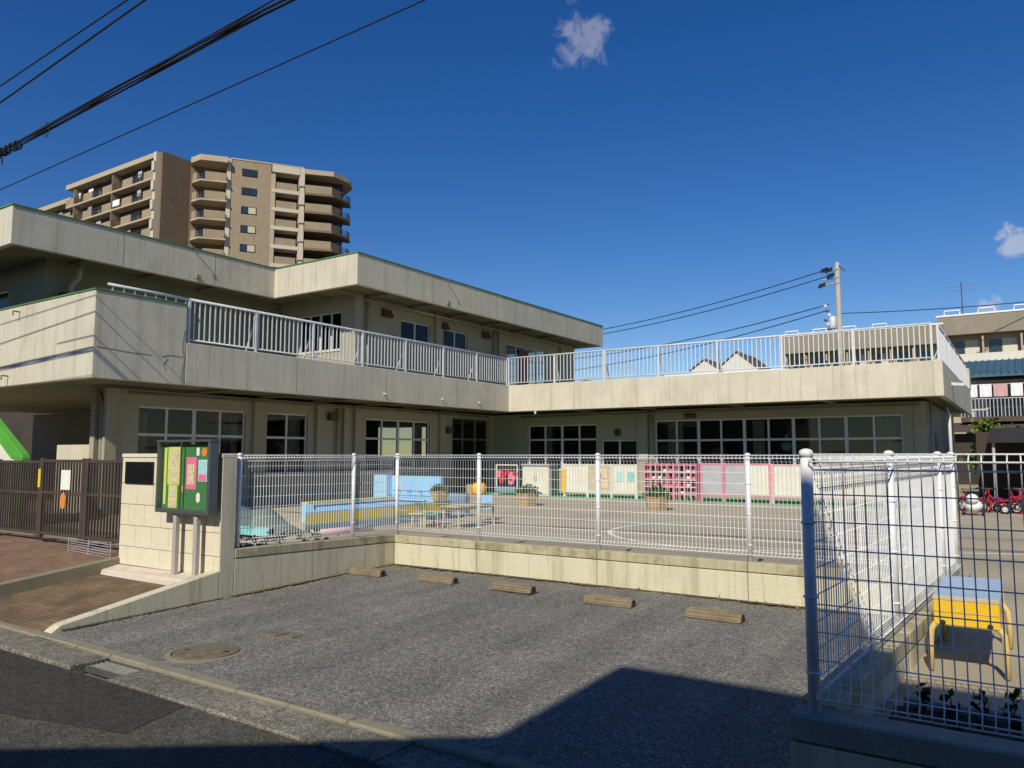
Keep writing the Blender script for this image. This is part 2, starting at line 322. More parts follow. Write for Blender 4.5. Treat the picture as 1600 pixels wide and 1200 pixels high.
    def mesh(s, name, mt, off=Vector((0, 0, 0)), bevel=0.0, smooth=False):
        me = bpy.data.meshes.new(name)
        vs = s.v if s.xf is None else [tuple(s.xf @ Vector(p)) for p in s.v]
        me.from_pydata([tuple(Vector(p) - off) for p in vs], [], s.f)
        bm = bmesh.new(); bm.from_mesh(me)
        bmesh.ops.recalc_face_normals(bm, faces=bm.faces)
        if bevel: bmesh.ops.bevel(bm, geom=list(bm.edges), offset=bevel, segments=1, affect='EDGES', clamp_overlap=True)
        bm.to_mesh(me); bm.free()
        me.materials.append(MATS[mt])
        if smooth:
            for p in me.polygons: p.use_smooth = True
        return me
    def build(s, name, mt, parent=None, bevel=0.0, smooth=False, base=None):
        off = worldoff(parent) if parent else Vector((0, 0, 0))
        loc = Vector((0, 0, 0))
        if base is not None: loc = Vector(base) - off; off = Vector(base)
        o = bpy.data.objects.new(name, s.mesh(name, mt, off, bevel, smooth)); COL.objects.link(o); o.location = loc
        if parent: o.parent = parent
        return o
def inst(name, me, parent, wloc, rz=0.0, scale=None, rot=None):
    o = bpy.data.objects.new(name, me); COL.objects.link(o)
    o.parent = parent; o.location = Vector(wloc) - (worldoff(parent) if parent else Vector((0, 0, 0)))
    o.rotation_euler = rot if rot else (0, 0, rz)
    if scale: o.scale = scale
    return o
def tag(o, label, cat, group=None):
    o['label'] = label; o['category'] = cat
    if group: o['group'] = group
    return o
def thing(name, label, cat, loc, group=None):
    o = bpy.data.objects.new(name, None); COL.objects.link(o); o.location = loc; o.empty_display_size = 0.2
    return tag(o, label, cat, group)
def struct(o): o['kind'] = 'structure'; return o
def copy_tree(o, parent=None):
    c = o.copy(); COL.objects.link(c); c.parent = parent
    for ch in o.children: copy_tree(ch, c)
    return c
def box(*a): return MB().box(*a)

# ================================================================== THE GROUND
G = 0.25                                                     # level of the school yard
def lotz(y): return -0.09 + (y - 4.0) / 5.06 * 0.09
struct(MB().quad((-600, -500, -0.30), (600, -500, -0.30), (600, 900, -0.30), (-600, 900, -0.30)).build('ground', 'ground'))
struct(box(-70, 60, -3.2, 3.52, -0.40, -0.13).build('street', 'road'))
patch = struct(MB().quad((-60, 2.35, -0.126), (-7.5, 2.35, -0.126), (-5.02, 2.94, -0.126), (-5.20, 3.50, -0.126), (-60, 3.50, -0.126)).build('asphalt_patch', 'roaddark'))
# parking lot: gently uneven sheet falling towards the street
m = MB(); nx, ny = 38, 26; rnd = random.Random(3)
for j in range(ny + 1):
    for i in range(nx + 1):
        y = 3.88 + (9.12 - 3.88) * j / ny; x = -8.30 + 7.55 * i / nx
        m.v.append((x, y, lotz(y) + 0.010 * math.sin(x * 1.9 + y) * math.sin(y * 1.3 - 0.7 * x) + rnd.uniform(-0.0015, 0.0015)))
for j in range(ny):
    for i in range(nx): a = j * (nx + 1) + i; m.f.append([a, a + 1, a + nx + 2, a + nx + 1])
struct(m.build('parking_lot', 'lot', smooth=True))
m = MB()
m.quad((-45, 6.0, G), (-8.38, 6.0, G), (-8.38, 70, G), (-45, 70, G)).quad((-8.38, 9.15, G), (-0.62, 9.15, G), (-0.62, 70, G), (-8.38, 70, G))
m.quad((-0.62, 9.15, G), (-0.62, 70, G), (30, 70, G), (30, 4.02, G), (-0.86, 4.02, G))
struct(m.build('school_yard', 'yard'))
# kerb and gutter covers, stone by stone
kerb = struct(box(-16, -0.98, 3.90, 3.97, -0.4, -0.16).build('kerb', 'kerbconc'))
ks = box(0, 0.594, 0, 0.125, 0, 0.30).mesh('kerb_stone', 'kerbconc', bevel=0.012)
gut = struct(box(-16, -0.98, 3.53, 3.88, -0.4, -0.20).build('gutter', 'gutterconc'))
gc = box(0, 0.592, 0, 0.336, 0, 0.09).mesh('gutter_cover', 'gutterconc', bevel=0.007)
rnd = random.Random(5)
for i in range(25):
    x = -15.9 + i * 0.6
    dy = (x + 6) * -0.022
    o = inst('kerb_stone', ks, kerb, (x, 3.865 + dy * 0.6, -0.386 + rnd.uniform(-0.003, 0.004)), rnd.uniform(-0.006, 0.006) - 0.012)
    if abs(x + 6.9) < 0.2: gx = x; continue
    inst('gutter_cover', gc, gut, (x, 3.522 + dy * 0.6, -0.200 + rnd.uniform(-0.004, 0.005)), rnd.uniform(-0.006, 0.006) - 0.012)
    # a lifting slot in each cover end
g = thing('drain_grate', 'dark slotted drain grate between the concrete gutter covers', 'drain grate', (gx + 0.3, 3.74, -0.13))
box(gx + 0.03, gx + 0.57, 3.645, 3.668, -0.17, -0.122).build('frame', 'steel', g); box(gx + 0.03, gx + 0.57, 3.842, 3.865, -0.17, -0.122).build('frame', 'steel', g)
bar = box(0, 0.53, -0.010, 0.010, 0, 0.035).mesh('bar', 'grating', bevel=0.003)
for k in range(4): inst('bar', bar, g, (gx + 0.035, 3.69 + k * 0.043, -0.158))
box(gx + 0.03, gx + 0.57, 3.668, 3.842, -0.26, -0.24).build('pit', 'black', g)
mh = thing('manhole_cover', 'round rusty manhole cover set in the parking lot near the kerb', 'manhole cover', (-6.25, 4.40, -0.08))
zz = lotz(4.4) + 0.006
MB().lathe((-6.25, 4.40, zz - 0.05), [(0.345, 0), (0.345, 0.052), (0.30, 0.056), (0.30, 0)], 40).build('rim', 'kerbconc', mh)
MB().lathe((-6.25, 4.40, zz - 0.05), [(0.285, 0), (0.285, 0.058), (0.275, 0.062)], 40).build('lid', 'rust', mh)
for a in (0.4, 3.54): MB().box(-6.25 + 0.2 * math.cos(a) - 0.03, -6.25 + 0.2 * math.cos(a) + 0.03, 4.40 + 0.2 * math.sin(a) - 0.012, 4.40 + 0.2 * math.sin(a) + 0.012, zz + 0.010, zz + 0.016).build('handle_slot', 'black', mh)
vl = thing('valve_cover', 'small flat square utility lids in the asphalt behind the manhole', 'utility lid', (-6.15, 5.2, -0.07))
zz = lotz(5.2) + 0.012
box(-6.36, -6.16, 5.08, 5.28, zz - 0.05, zz + 0.002).build('lid', 'rust', vl, bevel=0.004); box(-6.12, -5.98, 5.14, 5.28, zz - 0.05, zz + 0.002).build('lid', 'rust', vl, bevel=0.004)
# entrance: high landing on the left, lower apron beside it
m = MB()
pr = [(6.45, 0.335), (4.05, 0.07), (3.99, -0.10), (3.99, -0.35), (6.45, -0.35)]
struct(m.prism(pr, 'x', -40, -10.60).build('entrance_ramp', 'brick'))
le = struct(MB().prism([(6.2, 0.315), (4.03, 0.075), (3.985, -0.09), (3.985, -0.3), (6.2, -0.3)], 'x', -10.60, -10.46).build('ramp_edge', 'kerbconc', bevel=0.008))
struct(MB().prism([(5.78, 0.105), (3.985, -0.085), (3.985, -0.3), (5.78, -0.3)], 'x', -10.46, -8.40).build('entrance_apron', 'brickbrown'))
box(-10.62, -8.40, 5.68, 5.95, -0.2, 0.0)
struct(MB().hexa([(-10.46, 5.66, 0.02), (-8.40, 5.66, 0.02), (-8.40, 5.94, 0.02), (-10.46, 5.94, 0.02)], [(-10.46, 5.70, 0.155), (-8.40, 5.68, 0.19), (-8.40, 5.94, 0.215), (-10.46, 5.94, 0.20)]).build('wall_footing', 'ledge', bevel=0.012))

# ================================================================== RETAINING WALLS
def retaining(name, label, secs, axis, base):
    w = thing(name, label, 'wall', base)
    for (x0, x1, y0, y1, zt0, zt1) in secs:       # a section: plan box, coping height at both ends
        if axis == 'x':
            lo = lambda t: [(x0, y0), (x1, y0), (x1, y1), (x0, y1)]
            zb = [zt0 - 0.115, zt1 - 0.115, zt1 - 0.115, zt0 - 0.115]; zt = [zt0, zt1, zt1, zt0]
        else:
            zb = [zt0 - 0.115, zt0 - 0.115, zt1 - 0.115, zt1 - 0.115]; zt = [zt0, zt0, zt1, zt1]
        pl = [(x0, y0), (x1, y0), (x1, y1), (x0, y1)]
        MB().hexa([(*p, -0.35) for p in pl], [(*p, z - 0.008) for p, z in zip(pl, zb)]).build('panel', 'wallcream', w, bevel=0.006)
        e = 0.006
        pl2 = [(x0 + (0 if axis == 'x' else -e), y0 + (-e if axis == 'x' else 0)), (x1 + (0 if axis == 'x' else e), y0 + (-e if axis == 'x' else 0)),
               (x1 + (0 if axis == 'x' else e), y1 + (e if axis == 'x' else 0)), (x0 + (0 if axis == 'x' else -e), y1 + (e if axis == 'x' else 0))]
        MB().hexa([(*p, z) for p, z in zip(pl2, zb)], [(*p, z) for p, z in zip(pl2, zt)]).build('coping', 'coping', w, bevel=0.008)
    return w
bx = [-8.24, -6.66, -4.72, -2.76, -0.80]
retaining('retaining_wall', 'low cream concrete wall along the back of the parking lot behind the wheel stops', [(bx[i] + 0.004, bx[i + 1] - 0.004, 9.06, 9.22, 0.455, 0.455) for i in range(4)], 'x', (-4.5, 9.14, 0))
retaining('retaining_wall', 'shaded stained concrete wall on the left side of the parking lot', [(-8.40, -8.25, 6.16, 9.22, 0.53, 0.46)], 'y', (-8.32, 7.6, 0))
w = thing('retaining_wall', 'low concrete wall on the right side of the parking lot under the white mesh', 'wall', (-0.78, 6.5, 0))
for (ya, yb_) in ((4.06, 5.9), (5.908, 8.1), (8.108, 9.22)):
    xa = -0.93 + (ya - 3.9) * 0.0545; xb = -0.93 + (yb_ - 3.9) * 0.0545
    MB().hexa([(xa - 0.07, ya, -0.3), (xa + 0.10, ya, -0.3), (xb + 0.10, yb_, -0.3), (xb - 0.07, yb_, -0.3)], [(xa - 0.07, ya, 0.375), (xa + 0.10, ya, 0.375), (xb + 0.10, yb_, 0.375), (xb - 0.07, yb_, 0.375)]).build('panel', 'wallcream', w, bevel=0.006)
    MB().hexa([(xa - 0.076, ya, 0.383), (xa + 0.106, ya, 0.383), (xb + 0.106, yb_, 0.383), (xb - 0.076, yb_, 0.383)], [(xa - 0.076, ya, 0.50), (xa + 0.106, ya, 0.50), (xb + 0.106, yb_, 0.50), (xb - 0.076, yb_, 0.50)]).build('coping', 'coping', w, bevel=0.008)
w = thing('retaining_wall', 'low concrete wall at the street corner under the nearest fence post', 'wall', (0.8, 3.95, 0))
for (xa, xb) in ((-1.0, 1.0), (1.01, 3.0)):
    box(xa, xb, 3.88, 4.05, -0.35, 0.345).build('panel', 'wallcream', w, bevel=0.006); box(xa - 0.006, xb + 0.002, 3.872, 4.056, 0.353, 0.475).build('coping', 'concrete', w, bevel=0.010)
# sloping cheek wall from the gate pillar down to the kerb
tag(MB().prism([(5.945, 0.285), (4.10, -0.03), (4.0, -0.10), (4.0, -0.3), (5.945, -0.3)], 'x', -8.40, -8.25).build('cheek_wall', 'wallcream', bevel=0.008), 'low sloping concrete kerb wall running down from the gate pillar to the street', 'wall')

rnd = random.Random(31)
def dirt(path, inward, w_, n):
    m = MB(); a, b = Vector((*path[0], 0)), Vector((*path[1], 0)); i_ = Vector((*inward, 0)); pr_ = None
    for k in range(n + 1):
        p = a.lerp(b, k / n); q = p + i_ * w_ * rnd.uniform(0.25, 1.0)
        m.v += [(p.x, p.y, lotz(p.y) + 0.016), (q.x, q.y, lotz(q.y) + 0.013)]
    for k in range(n): m.f.append([2 * k, 2 * k + 2, 2 * k + 3, 2 * k + 1])
    struct(m.build('dirt_edge', 'dirt'))
dirt(((-8.25, 9.06), (-0.8, 9.06)), (0, -1), 0.10, 110); dirt(((-8.25, 6.1), (-8.25, 9.06)), (1, 0), 0.08, 50); dirt(((-8.25, 4.1), (-8.25, 6.0)), (1, 0), 0.04, 30)
m = MB()
for k in range(420):
    t = rnd.random()
    if t < 0.6: x, y = rnd.uniform(-8.2, -0.9), 9.04 - abs(rnd.gauss(0, 0.10))
    elif t < 0.8: x, y = -8.23 + abs(rnd.gauss(0, 0.10)), rnd.uniform(4.2, 9.0)
    else: x, y = rnd.uniform(-8.2, -1.0), rnd.uniform(4.1, 9.0)
    m.leaf((x, y, lotz(y) + 0.018), rnd.uniform(0.012, 0.035), rnd)
o = m.build('litter', 'litter'); o['kind'] = 'stuff'; tag(o, 'bits of dry leaf and grit scattered over the parking lot', 'litter')

# ================================================================== MESH FENCES
WR = 0.0032
_wc = {}
def wire_mesh(h):
    k = round(h, 2)
    if k not in _wc:
        p = [(0, 0, 0.0), (0, -0.045, 0.035), (0, 0, 0.07), (0, 0, k - 0.075), (0, -0.05, k - 0.035), (0, 0, k)]
        _wc[k] = MB().tube(p, WR, 5).mesh('vertical_wire', 'wirewhite', smooth=True)
    return _wc[k]
def mesh_fence(label, p0, p1, zb, zt, posts, postbase, loc):
    f = thing('mesh_fence', label, 'fence', loc, 'white welded mesh fences around the parking lot')
    a = Vector((p0[0], p0[1], 0)); b = Vector((p1[0], p1[1], 0)); d = (b - a); ln = d.length; d.normalize(); rz = math.atan2(d.y, d.x)
    n = int(ln / 0.0475)
    for i in range(n + 1):
        t = i / n; p = a + d * ln * t; z0 = zb[0] + (zb[1] - zb[0]) * t; z1 = zt[0] + (zt[1] - zt[0]) * t
        inst('vertical_wire', wire_mesh(z1 - z0), f, (p.x, p.y, z0), rz + random.uniform(-0.03, 0.03))
    out = Vector((d.y, -d.x, 0))
    rows = [(0.0, 0), (0.035, 0.045), (0.07, 0)]
    H = zt[0] - zb[0]; k = 0.20
    while k < H - 0.10: rows.append((k, -0.004)); k += 0.131
    rows += [(H - 0.075, 0), (H - 0.035, 0.05), (H, 0)]
    for h, o in rows:
        fr = h / H
        q0 = a + out * o; q1 = b + out * o
        z0 = zb[0] + (zt[0] - zb[0]) * fr; z1 = zb[1] + (zt[1] - zb[1]) * fr
        MB().tube([(q0.x, q0.y, z0), (q1.x, q1.y, z1)], WR * (1.5 if h > H - 0.1 else 1.08), 5).build('horizontal_wire', 'wirewhite', f, smooth=True)
    for t in posts:
        p = a + d * ln * t; z1 = zt[0] + (zt[1] - zt[0]) * t; zc = postbase
        po = MB().tube([(p.x, p.y, zc), (p.x, p.y, z1 - 0.01)], 0.0285, 16).build('post', 'postwhite', f, smooth=True)
        MB().lathe((p.x, p.y, z1 - 0.012), [(0.0325, 0), (0.0335, 0.02), (0.031, 0.03), (0.018, 0.038), (0.004, 0.041)], 16).build('cap', 'postwhite', po, smooth=True)
        for zf in (0.12, 0.42, 0.72):
            q = p + out * 0.0
            zz = zb[0] + (z1 - zb[0]) * zf
            MB().torus((q.x, q.y, zz), (0, 0, 1), 0.031, 0.006, 14, 5).build('clamp', 'postwhite', po, smooth=True)
    return f
back = mesh_fence('white mesh fence along the back of the parking lot in front of the play yard', (-8.30, 9.14), (-0.64, 9.14), (0.50, 0.50), (1.69, 1.69), [0.004, 0.212, 0.466, 0.725], 0.455, (-4.5, 9.14, 0.455))
left = mesh_fence('white mesh fence on the left side of the lot beside the gate pillar', (-8.32, 6.24), (-8.32, 9.10), (0.565, 0.50), (1.69, 1.69), [0.0, 0.70], 0.46, (-8.32, 7.7, 0.46))
side = mesh_fence('white mesh fence receding along the right side of the lot', (-0.905, 4.02), (-0.645, 9.10), (0.54, 0.54), (1.70, 1.70), [0.385, 0.82, 0.995], 0.5, (-0.78, 6.5, 0.5))
front = mesh_fence('nearest white mesh fence panel running along the street at right', (-0.88, 3.955), (2.6, 3.955), (0.52, 0.52), (1.70, 1.70), [-0.006, 0.57], 0.475, (0.8, 3.955, 0.475))

# ================================================================== GATE PILLAR, NAMEPLATE, NOTICE BOARD
gp = thing('gate_pillar_wall', 'cream block wall beside the gate with a dark nameplate', 'wall', (-9.4, 6.03, 0.1))
box(-10.49, -8.262, 5.962, 6.155, -0.3, 1.655).build('core', 'mortar', gp)
box(-10.50, -8.25, 5.935, 6.15, 1.655, 1.71).build('cap', 'block', gp, bevel=0.008)
box(-8.262, -8.25, 5.95, 6.15, -0.3, 1.655).build('end_face', 'wallcream', gp)
rows = [0.20, 0.45, 0.735, 1.02, 1.305, 1.655]
rnd = random.Random(2)
for r in range(len(rows) - 1):
    x = -10.495 - (0.0 if r % 2 else 0.19); w0 = 0.385
    while x < -8.28:
        xa, xb = max(x, -10.495), min(x + w0, -8.264)
        if xb - xa > 0.03: box(xa + 0.003, xb - 0.003, 5.948 + rnd.uniform(-0.001, 0.0015), 5.97, rows[r] + 0.0035, rows[r + 1] - 0.0035).build('block', 'block', gp, bevel=0.003)
        x += w0
tag(box(-10.39, -9.72, 5.925, 5.946, 1.30, 1.60).build('nameplate', 'black', bevel=0.004), 'black stone nameplate on the cream gate wall', 'nameplate')
nb = thing('notice_board', 'glazed notice board on two posts with a green felt back and pinned papers', 'notice board', (-8.57, 5.72, 0.17))
x0, x1, z0, z1, yf, yb = -9.36, -8.245, 0.965, 1.855, 5.755, 5.88
box(x0 + 0.03, x1 - 0.03, yb - 0.05, yb, z0 + 0.03, z1 - 0.03).build('back_panel', 'boardgreen', nb)
for nm, a in (('frame_side', (x0, x0 + 0.035, yf, yb, z0, z1)), ('frame_side', (x1 - 0.05, x1, yf, yb, z0, z1)), ('frame_bottom', (x0 + 0.035, x1 - 0.05, yf, yb, z0, z0 + 0.05)), ('frame_top', (x0 - 0.006, x1 + 0.006, yf - 0.008, yb, z1, z1 + 0.028))):
    box(*a).build(nm, 'boardframe', nb, bevel=0.004)
box(x0 + 0.50, x0 + 0.516, yf + 0.005, yf + 0.02, z0 + 0.05, z1).build('glass_joint', 'boardframe', nb)
MB().quad((x0 + 0.035, yf + 0.012, z0 + 0.05), (x1 - 0.05, yf + 0.012, z0 + 0.05), (x1 - 0.05, yf + 0.012, z1), (x0 + 0.035, yf + 0.012, z1)).build('pane', 'clearpane', nb)
yp = yb - 0.051
def sheet(a, b, c, d_, mt, k=1, nm='paper'):
    return box(x0 + a, x0 + b, yp - 0.003 * k, yp - 0.003 * (k - 1) - 0.0008, z0 + c, z0 + d_).build(nm, mt, nb)
sheet(0.14, 0.43, 0.35, 0.83, 'paperyellow'); sheet(0.205, 0.36, 0.37, 0.80, 'papercream', 2)
sheet(0.17, 0.36, 0.06, 0.345, 'paperyellow'); sheet(0.20, 0.33, 0.08, 0.33, 'papercream', 2)
sheet(0.06, 0.115, 0.10, 0.82, 'paperyellow')
sheet(0.535, 0.75, 0.30, 0.70, 'paperpink'); sheet(0.57, 0.71, 0.36, 0.61, 'papercream', 2)
sheet(0.785, 1.005, 0.40, 0.67, 'paperblue'); sheet(0.80, 0.95, 0.41, 0.49, 'paperpink', 2)
sheet(0.74, 0.80, 0.72, 0.82, 'paperwhite'); sheet(0.98, 1.03, 0.70, 0.80, 'paperwhite')
MB().prism([(x0 + 0.90 + 0.055 * math.cos(a * 0.524), z0 + 0.765 + 0.055 * math.sin(a * 0.524)) for a in range(12)], 'y', yp - 0.003, yp - 0.0008).build('paper', 'orange', nb)
MB().prism([(x0 + 0.80 + 0.04 * math.cos(a * 0.524) * (1.2 if a % 2 else .9), z0 + 0.20 + 0.065 * math.sin(a * 0.524)) for a in range(12)], 'y', yp - 0.003, yp - 0.0008).build('paper', 'paperwhite', nb)
box(x0 + 0.455, x0 + 0.49, yp - 0.003, yp - 0.0008, z0 + 0.26, z0 + 0.34).build('paper', 'orange', nb)
for x in (-9.03, -8.60): box(x, x + 0.07, 5.80, 5.86, 0.15, 0.963).build('leg', 'legbrown', nb, bevel=0.006)

# ================================================================== SLATTED GATE
def gate(label, xa, xb, y, zb0, zt, stile):
    gt = thing('slatted_gate', label, 'gate', ((xa + xb) / 2, y, zb0), 'brown slatted gate leaves')
    for z in (zb0 + 0.03, zb0 + 0.66, zt - 0.045): box(xa, xb, y - 0.018, y + 0.018, z, z + 0.045).build('rail', 'gatebrown', gt, bevel=0.003)
    for x in stile: box(x - 0.05, x + 0.05, y - 0.03, y + 0.03, zb0 - 0.02, zt + 0.02).build('stile', 'gatebrown', gt, bevel=0.006)
    sm = box(-0.013, 0.013, -0.012, 0.012, 0, zt - zb0 - 0.08).mesh('slat', 'gatebrown')
    n = int((xb - xa) / 0.083)
    for i in range(1, n): inst('slat', sm, gt, (xa + (xb - xa) * i / n, y, zb0 + 0.06))
    return gt
gate('brown slatted gate leaf at the far left of the entrance', -16.9, -13.14, 6.16, 0.40, 1.60, [-16.85, -14.72, -13.20])
gate('brown slatted gate leaf with a white notice next to the pillar wall', -13.10, -10.52, 6.10, 0.42, 1.62, [-13.05, -11.78, -11.70, -10.56])
tag(box(-12.42, -12.14, 6.070, 6.074, 1.16, 1.46).build('notice', 'paperwhite'), 'white paper notice hung on the brown gate', 'notice')
tag(MB().prism([(-12.33 + 0.075 * math.cos(a * 0.524), 0.99 + 0.13 * math.sin(a * 0.524)) for a in range(12)], 'y', 6.068, 6.074).build('gate_badge', 'orange'), 'oval orange badge on the gate below the white notice', 'badge')
tag(box(-13.10, -13.03, 6.05, 6.064, 1.18, 1.47).build('gate_plate', 'yellow', bevel=0.003), 'narrow yellow plate on the gate post', 'sign')
wb = thing('wire_barrier', 'low white wire barrier lying in front of the gate by the pillar', 'barrier', (-11.1, 6.0, 0.3))
for k in range(6): MB().tube([(-11.75, 5.92, 0.30 + k * 0.035), (-10.62, 5.88, 0.28 + k * 0.035)], 0.004, 5).build('wire', 'panelgrey', wb)
for x in (-11.75, -11.2, -10.62): MB().tube([(x, 5.90, 0.24), (x, 5.90, 0.49)], 0.007, 6).build('upright', 'panelgrey', wb)

# ================================================================== SCHOOL BUILDING
sb = thing('school_building', 'two storey cream concrete nursery school with long parapets and roof terrace railing', 'building', (-17, 20, G))
def wall(axis, pos, th, a0, a1, z0, z1, ops, name, mt):
    m = MB(); cur = a0
    def put(p, q, c, d_):
        if q - p < 1e-4 or d_ - c < 1e-4: return
        if axis == 'x': m.box(pos - th, pos, p, q, c, d_)      # wall in plane x = pos, facing +x
        else: m.box(p, q, pos, pos + th, c, d_)                # wall in plane y = pos, facing -y
    for (p, q, c, d_) in sorted(ops):
        put(cur, p, z0, z1); put(p, q, z0, c); put(p, q, d_, z1); cur = q
    put(cur, a1, z0, z1)
    return m.build(name, mt, sb)
def window(axis, pos, a0, a1, z0, z1, cols, zs, name='window', recess=0.07, fr=0.045, fm='alu'):
    m = MB(); d0, d1 = recess, recess + 0.05
    def bar(p, q, c, d_, e=0.0):
        if axis == 'x': m.box(pos - d1, pos - d0 + e, p, q, c, d_)
        else: m.box(p, q, pos + d0 - e, pos + d1, c, d_)
    bar(a0, a0 + fr, z0, z1); bar(a1 - fr, a1, z0, z1); bar(a0 + fr, a1 - fr, z1 - fr, z1); bar(a0 + fr, a1 - fr, z0, z0 + fr)
    zc = [z0 + fr] + list(zs) + [z1 - fr]
    for z in zs: bar(a0 + fr, a1 - fr, z - 0.035, z + 0.035, 0.003)
    xs = [a0 + (a1 - a0) * i / cols for i in range(cols + 1)]
    for i, x in enumerate(xs[1:-1]): bar(x - (0.05 if i % 2 else 0.032), x + (0.05 if i % 2 else 0.032), z0 + fr, z1 - fr, 0.006)
    wn = m.build(name, fm, sb)
    for i in range(cols):
        for j in range(len(zc) - 1):
            q = MB(); p0, p1 = xs[i] + 0.03, xs[i + 1] - 0.03; c0, c1 = zc[j] + 0.01, zc[j + 1] - 0.01
            if axis == 'x': q.box(pos - d1 + 0.018, pos - d1 + 0.024, p0, p1, c0, c1)
            else: q.box(p0, p1, pos + d1 - 0.024, pos + d1 - 0.018, c0, c1)
            q.build('pane', 'pane', wn)
    # sill
    sl_ = MB()
    if axis == 'x': sl_.box(pos - 0.06, pos + 0.035, a0 - 0.04, a1 + 0.04, z0 - 0.05, z0 - 0.004)
    else: sl_.box(a0 - 0.04, a1 + 0.04, pos - 0.035, pos + 0.06, z0 - 0.05, z0 - 0.004)
    sl_.build('sill', 'alu', wn)
    return wn
def curtain(axis, pos, a0, a1, z0, z1):
    m = MB(); n = max(4, int((a1 - a0) / 0.06)); pts = []
    for i in range(n + 1):
        a = a0 + (a1 - a0) * i / n; o = 0.03 * math.sin(i * 1.9)
        for z in (z0, z1): m.v.append((pos - 0.35 + o, a, z) if axis == 'x' else (a, pos + 0.35 + o, z))
    for i in range(n): m.f.append([2 * i, 2 * i + 2, 2 * i + 3, 2 * i + 1])
    m.build('curtain', 'curtain', sb)
XW, YW = -18.5, 26.3
o1 = [(10.84, 14.04, 1.12, 2.92), (14.78, 16.33, 1.12, 2.93), (18.86, 22.21, 1.12, 2.91), (23.57, 26.06, G, 3.12)]
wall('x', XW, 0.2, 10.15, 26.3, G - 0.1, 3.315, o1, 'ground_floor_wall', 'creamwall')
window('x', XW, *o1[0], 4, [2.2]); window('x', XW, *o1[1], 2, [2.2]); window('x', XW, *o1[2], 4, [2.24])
window('x', XW, 23.57, 26.06, G, 3.12, 3, [2.3], 'entrance_door', 0.14, 0.045, 'porchwall')  # frame coloured dark so the door reads as an open, dark recess
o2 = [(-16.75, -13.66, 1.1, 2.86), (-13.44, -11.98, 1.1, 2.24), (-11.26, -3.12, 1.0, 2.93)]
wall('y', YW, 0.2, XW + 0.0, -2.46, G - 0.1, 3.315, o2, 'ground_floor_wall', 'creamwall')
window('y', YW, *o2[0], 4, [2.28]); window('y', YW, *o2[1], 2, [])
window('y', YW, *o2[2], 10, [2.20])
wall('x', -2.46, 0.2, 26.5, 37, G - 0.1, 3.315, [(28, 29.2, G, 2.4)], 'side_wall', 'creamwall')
# front end wall with the porch recess left of it
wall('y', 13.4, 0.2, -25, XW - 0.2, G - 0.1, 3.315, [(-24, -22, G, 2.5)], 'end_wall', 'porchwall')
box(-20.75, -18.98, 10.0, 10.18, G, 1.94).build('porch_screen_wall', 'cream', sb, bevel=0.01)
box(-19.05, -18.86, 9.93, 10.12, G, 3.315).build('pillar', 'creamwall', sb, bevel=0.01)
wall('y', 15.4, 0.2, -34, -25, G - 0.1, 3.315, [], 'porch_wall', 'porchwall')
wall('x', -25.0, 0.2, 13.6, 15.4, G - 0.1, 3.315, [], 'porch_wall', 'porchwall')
box(XW - 0.02, XW + 0.10, 9.95, 10.25, G, 3.315).build('pillar', 'creamwall', sb, bevel=0.01)
for y in (14.25, 16.6, 17.75): box(XW, XW + 0.12, y, y + 0.26, G, 3.315).build('pillar', 'creamwall', sb, bevel=0.01)
for y in (18.25, 22.7): box(XW, XW + 0.12, y, y + 0.30, G, 3.315).build('pillar', 'creamwall', sb, bevel=0.01)
box(-11.86, -11.50, YW - 0.14, YW, G, 3.315).build('pillar', 'creamwall', sb, bevel=0.01)
box(-2.80, -2.455, YW - 0.05, YW + 0.3, G, 3.315).build('pillar', 'creamwall', sb, bevel=0.01)
def pipe(pts, r, mt='creamwall', name='downpipe'): return MB().tube(pts, r, 10).build(name, mt, sb, smooth=True)
pipe([(-18.72, 10.05, 0.3), (-18.72, 10.05, 2.9), (-18.85, 10.05, 3.15), (-19.3, 10.1, 3.2)], 0.06)
pipe([(XW + 0.1, 17.5, 0.3), (XW + 0.1, 17.5, 3.3)], 0.05)
pipe([(-11.36, YW - 0.07, 0.3), (-11.36, YW - 0.07, 3.3)], 0.05)
pipe([(-2.35, 26.6, 0.3), (-2.35, 26.6, 3.3)], 0.05)
pipe([(-1.95, 27.6, 0.3), (-1.95, 27.6, 3.0), (-2.1, 27.9, 3.25)], 0.05, 'alu')
for (x, y, z) in ((XW + 0.08, 17.1, 2.78), (XW + 0.08, 23.1, 2.5)): box(x - 0.09, x + 0.12, y, y + 0.32, z, z + 0.22).build('wall_fixture', 'eavebrown', sb, bevel=0.02)
for x in (-12.75,): MB().tube([(x, YW - 0.05, 2.52), (x, YW + 0.02, 2.52)], 0.14, 16).build('vent', 'aptdark', sb)
box(-10.1, -9.7, YW - 0.16, YW, 2.97, 3.14).build('wall_fixture', 'eavebrown', sb, bevel=0.03)
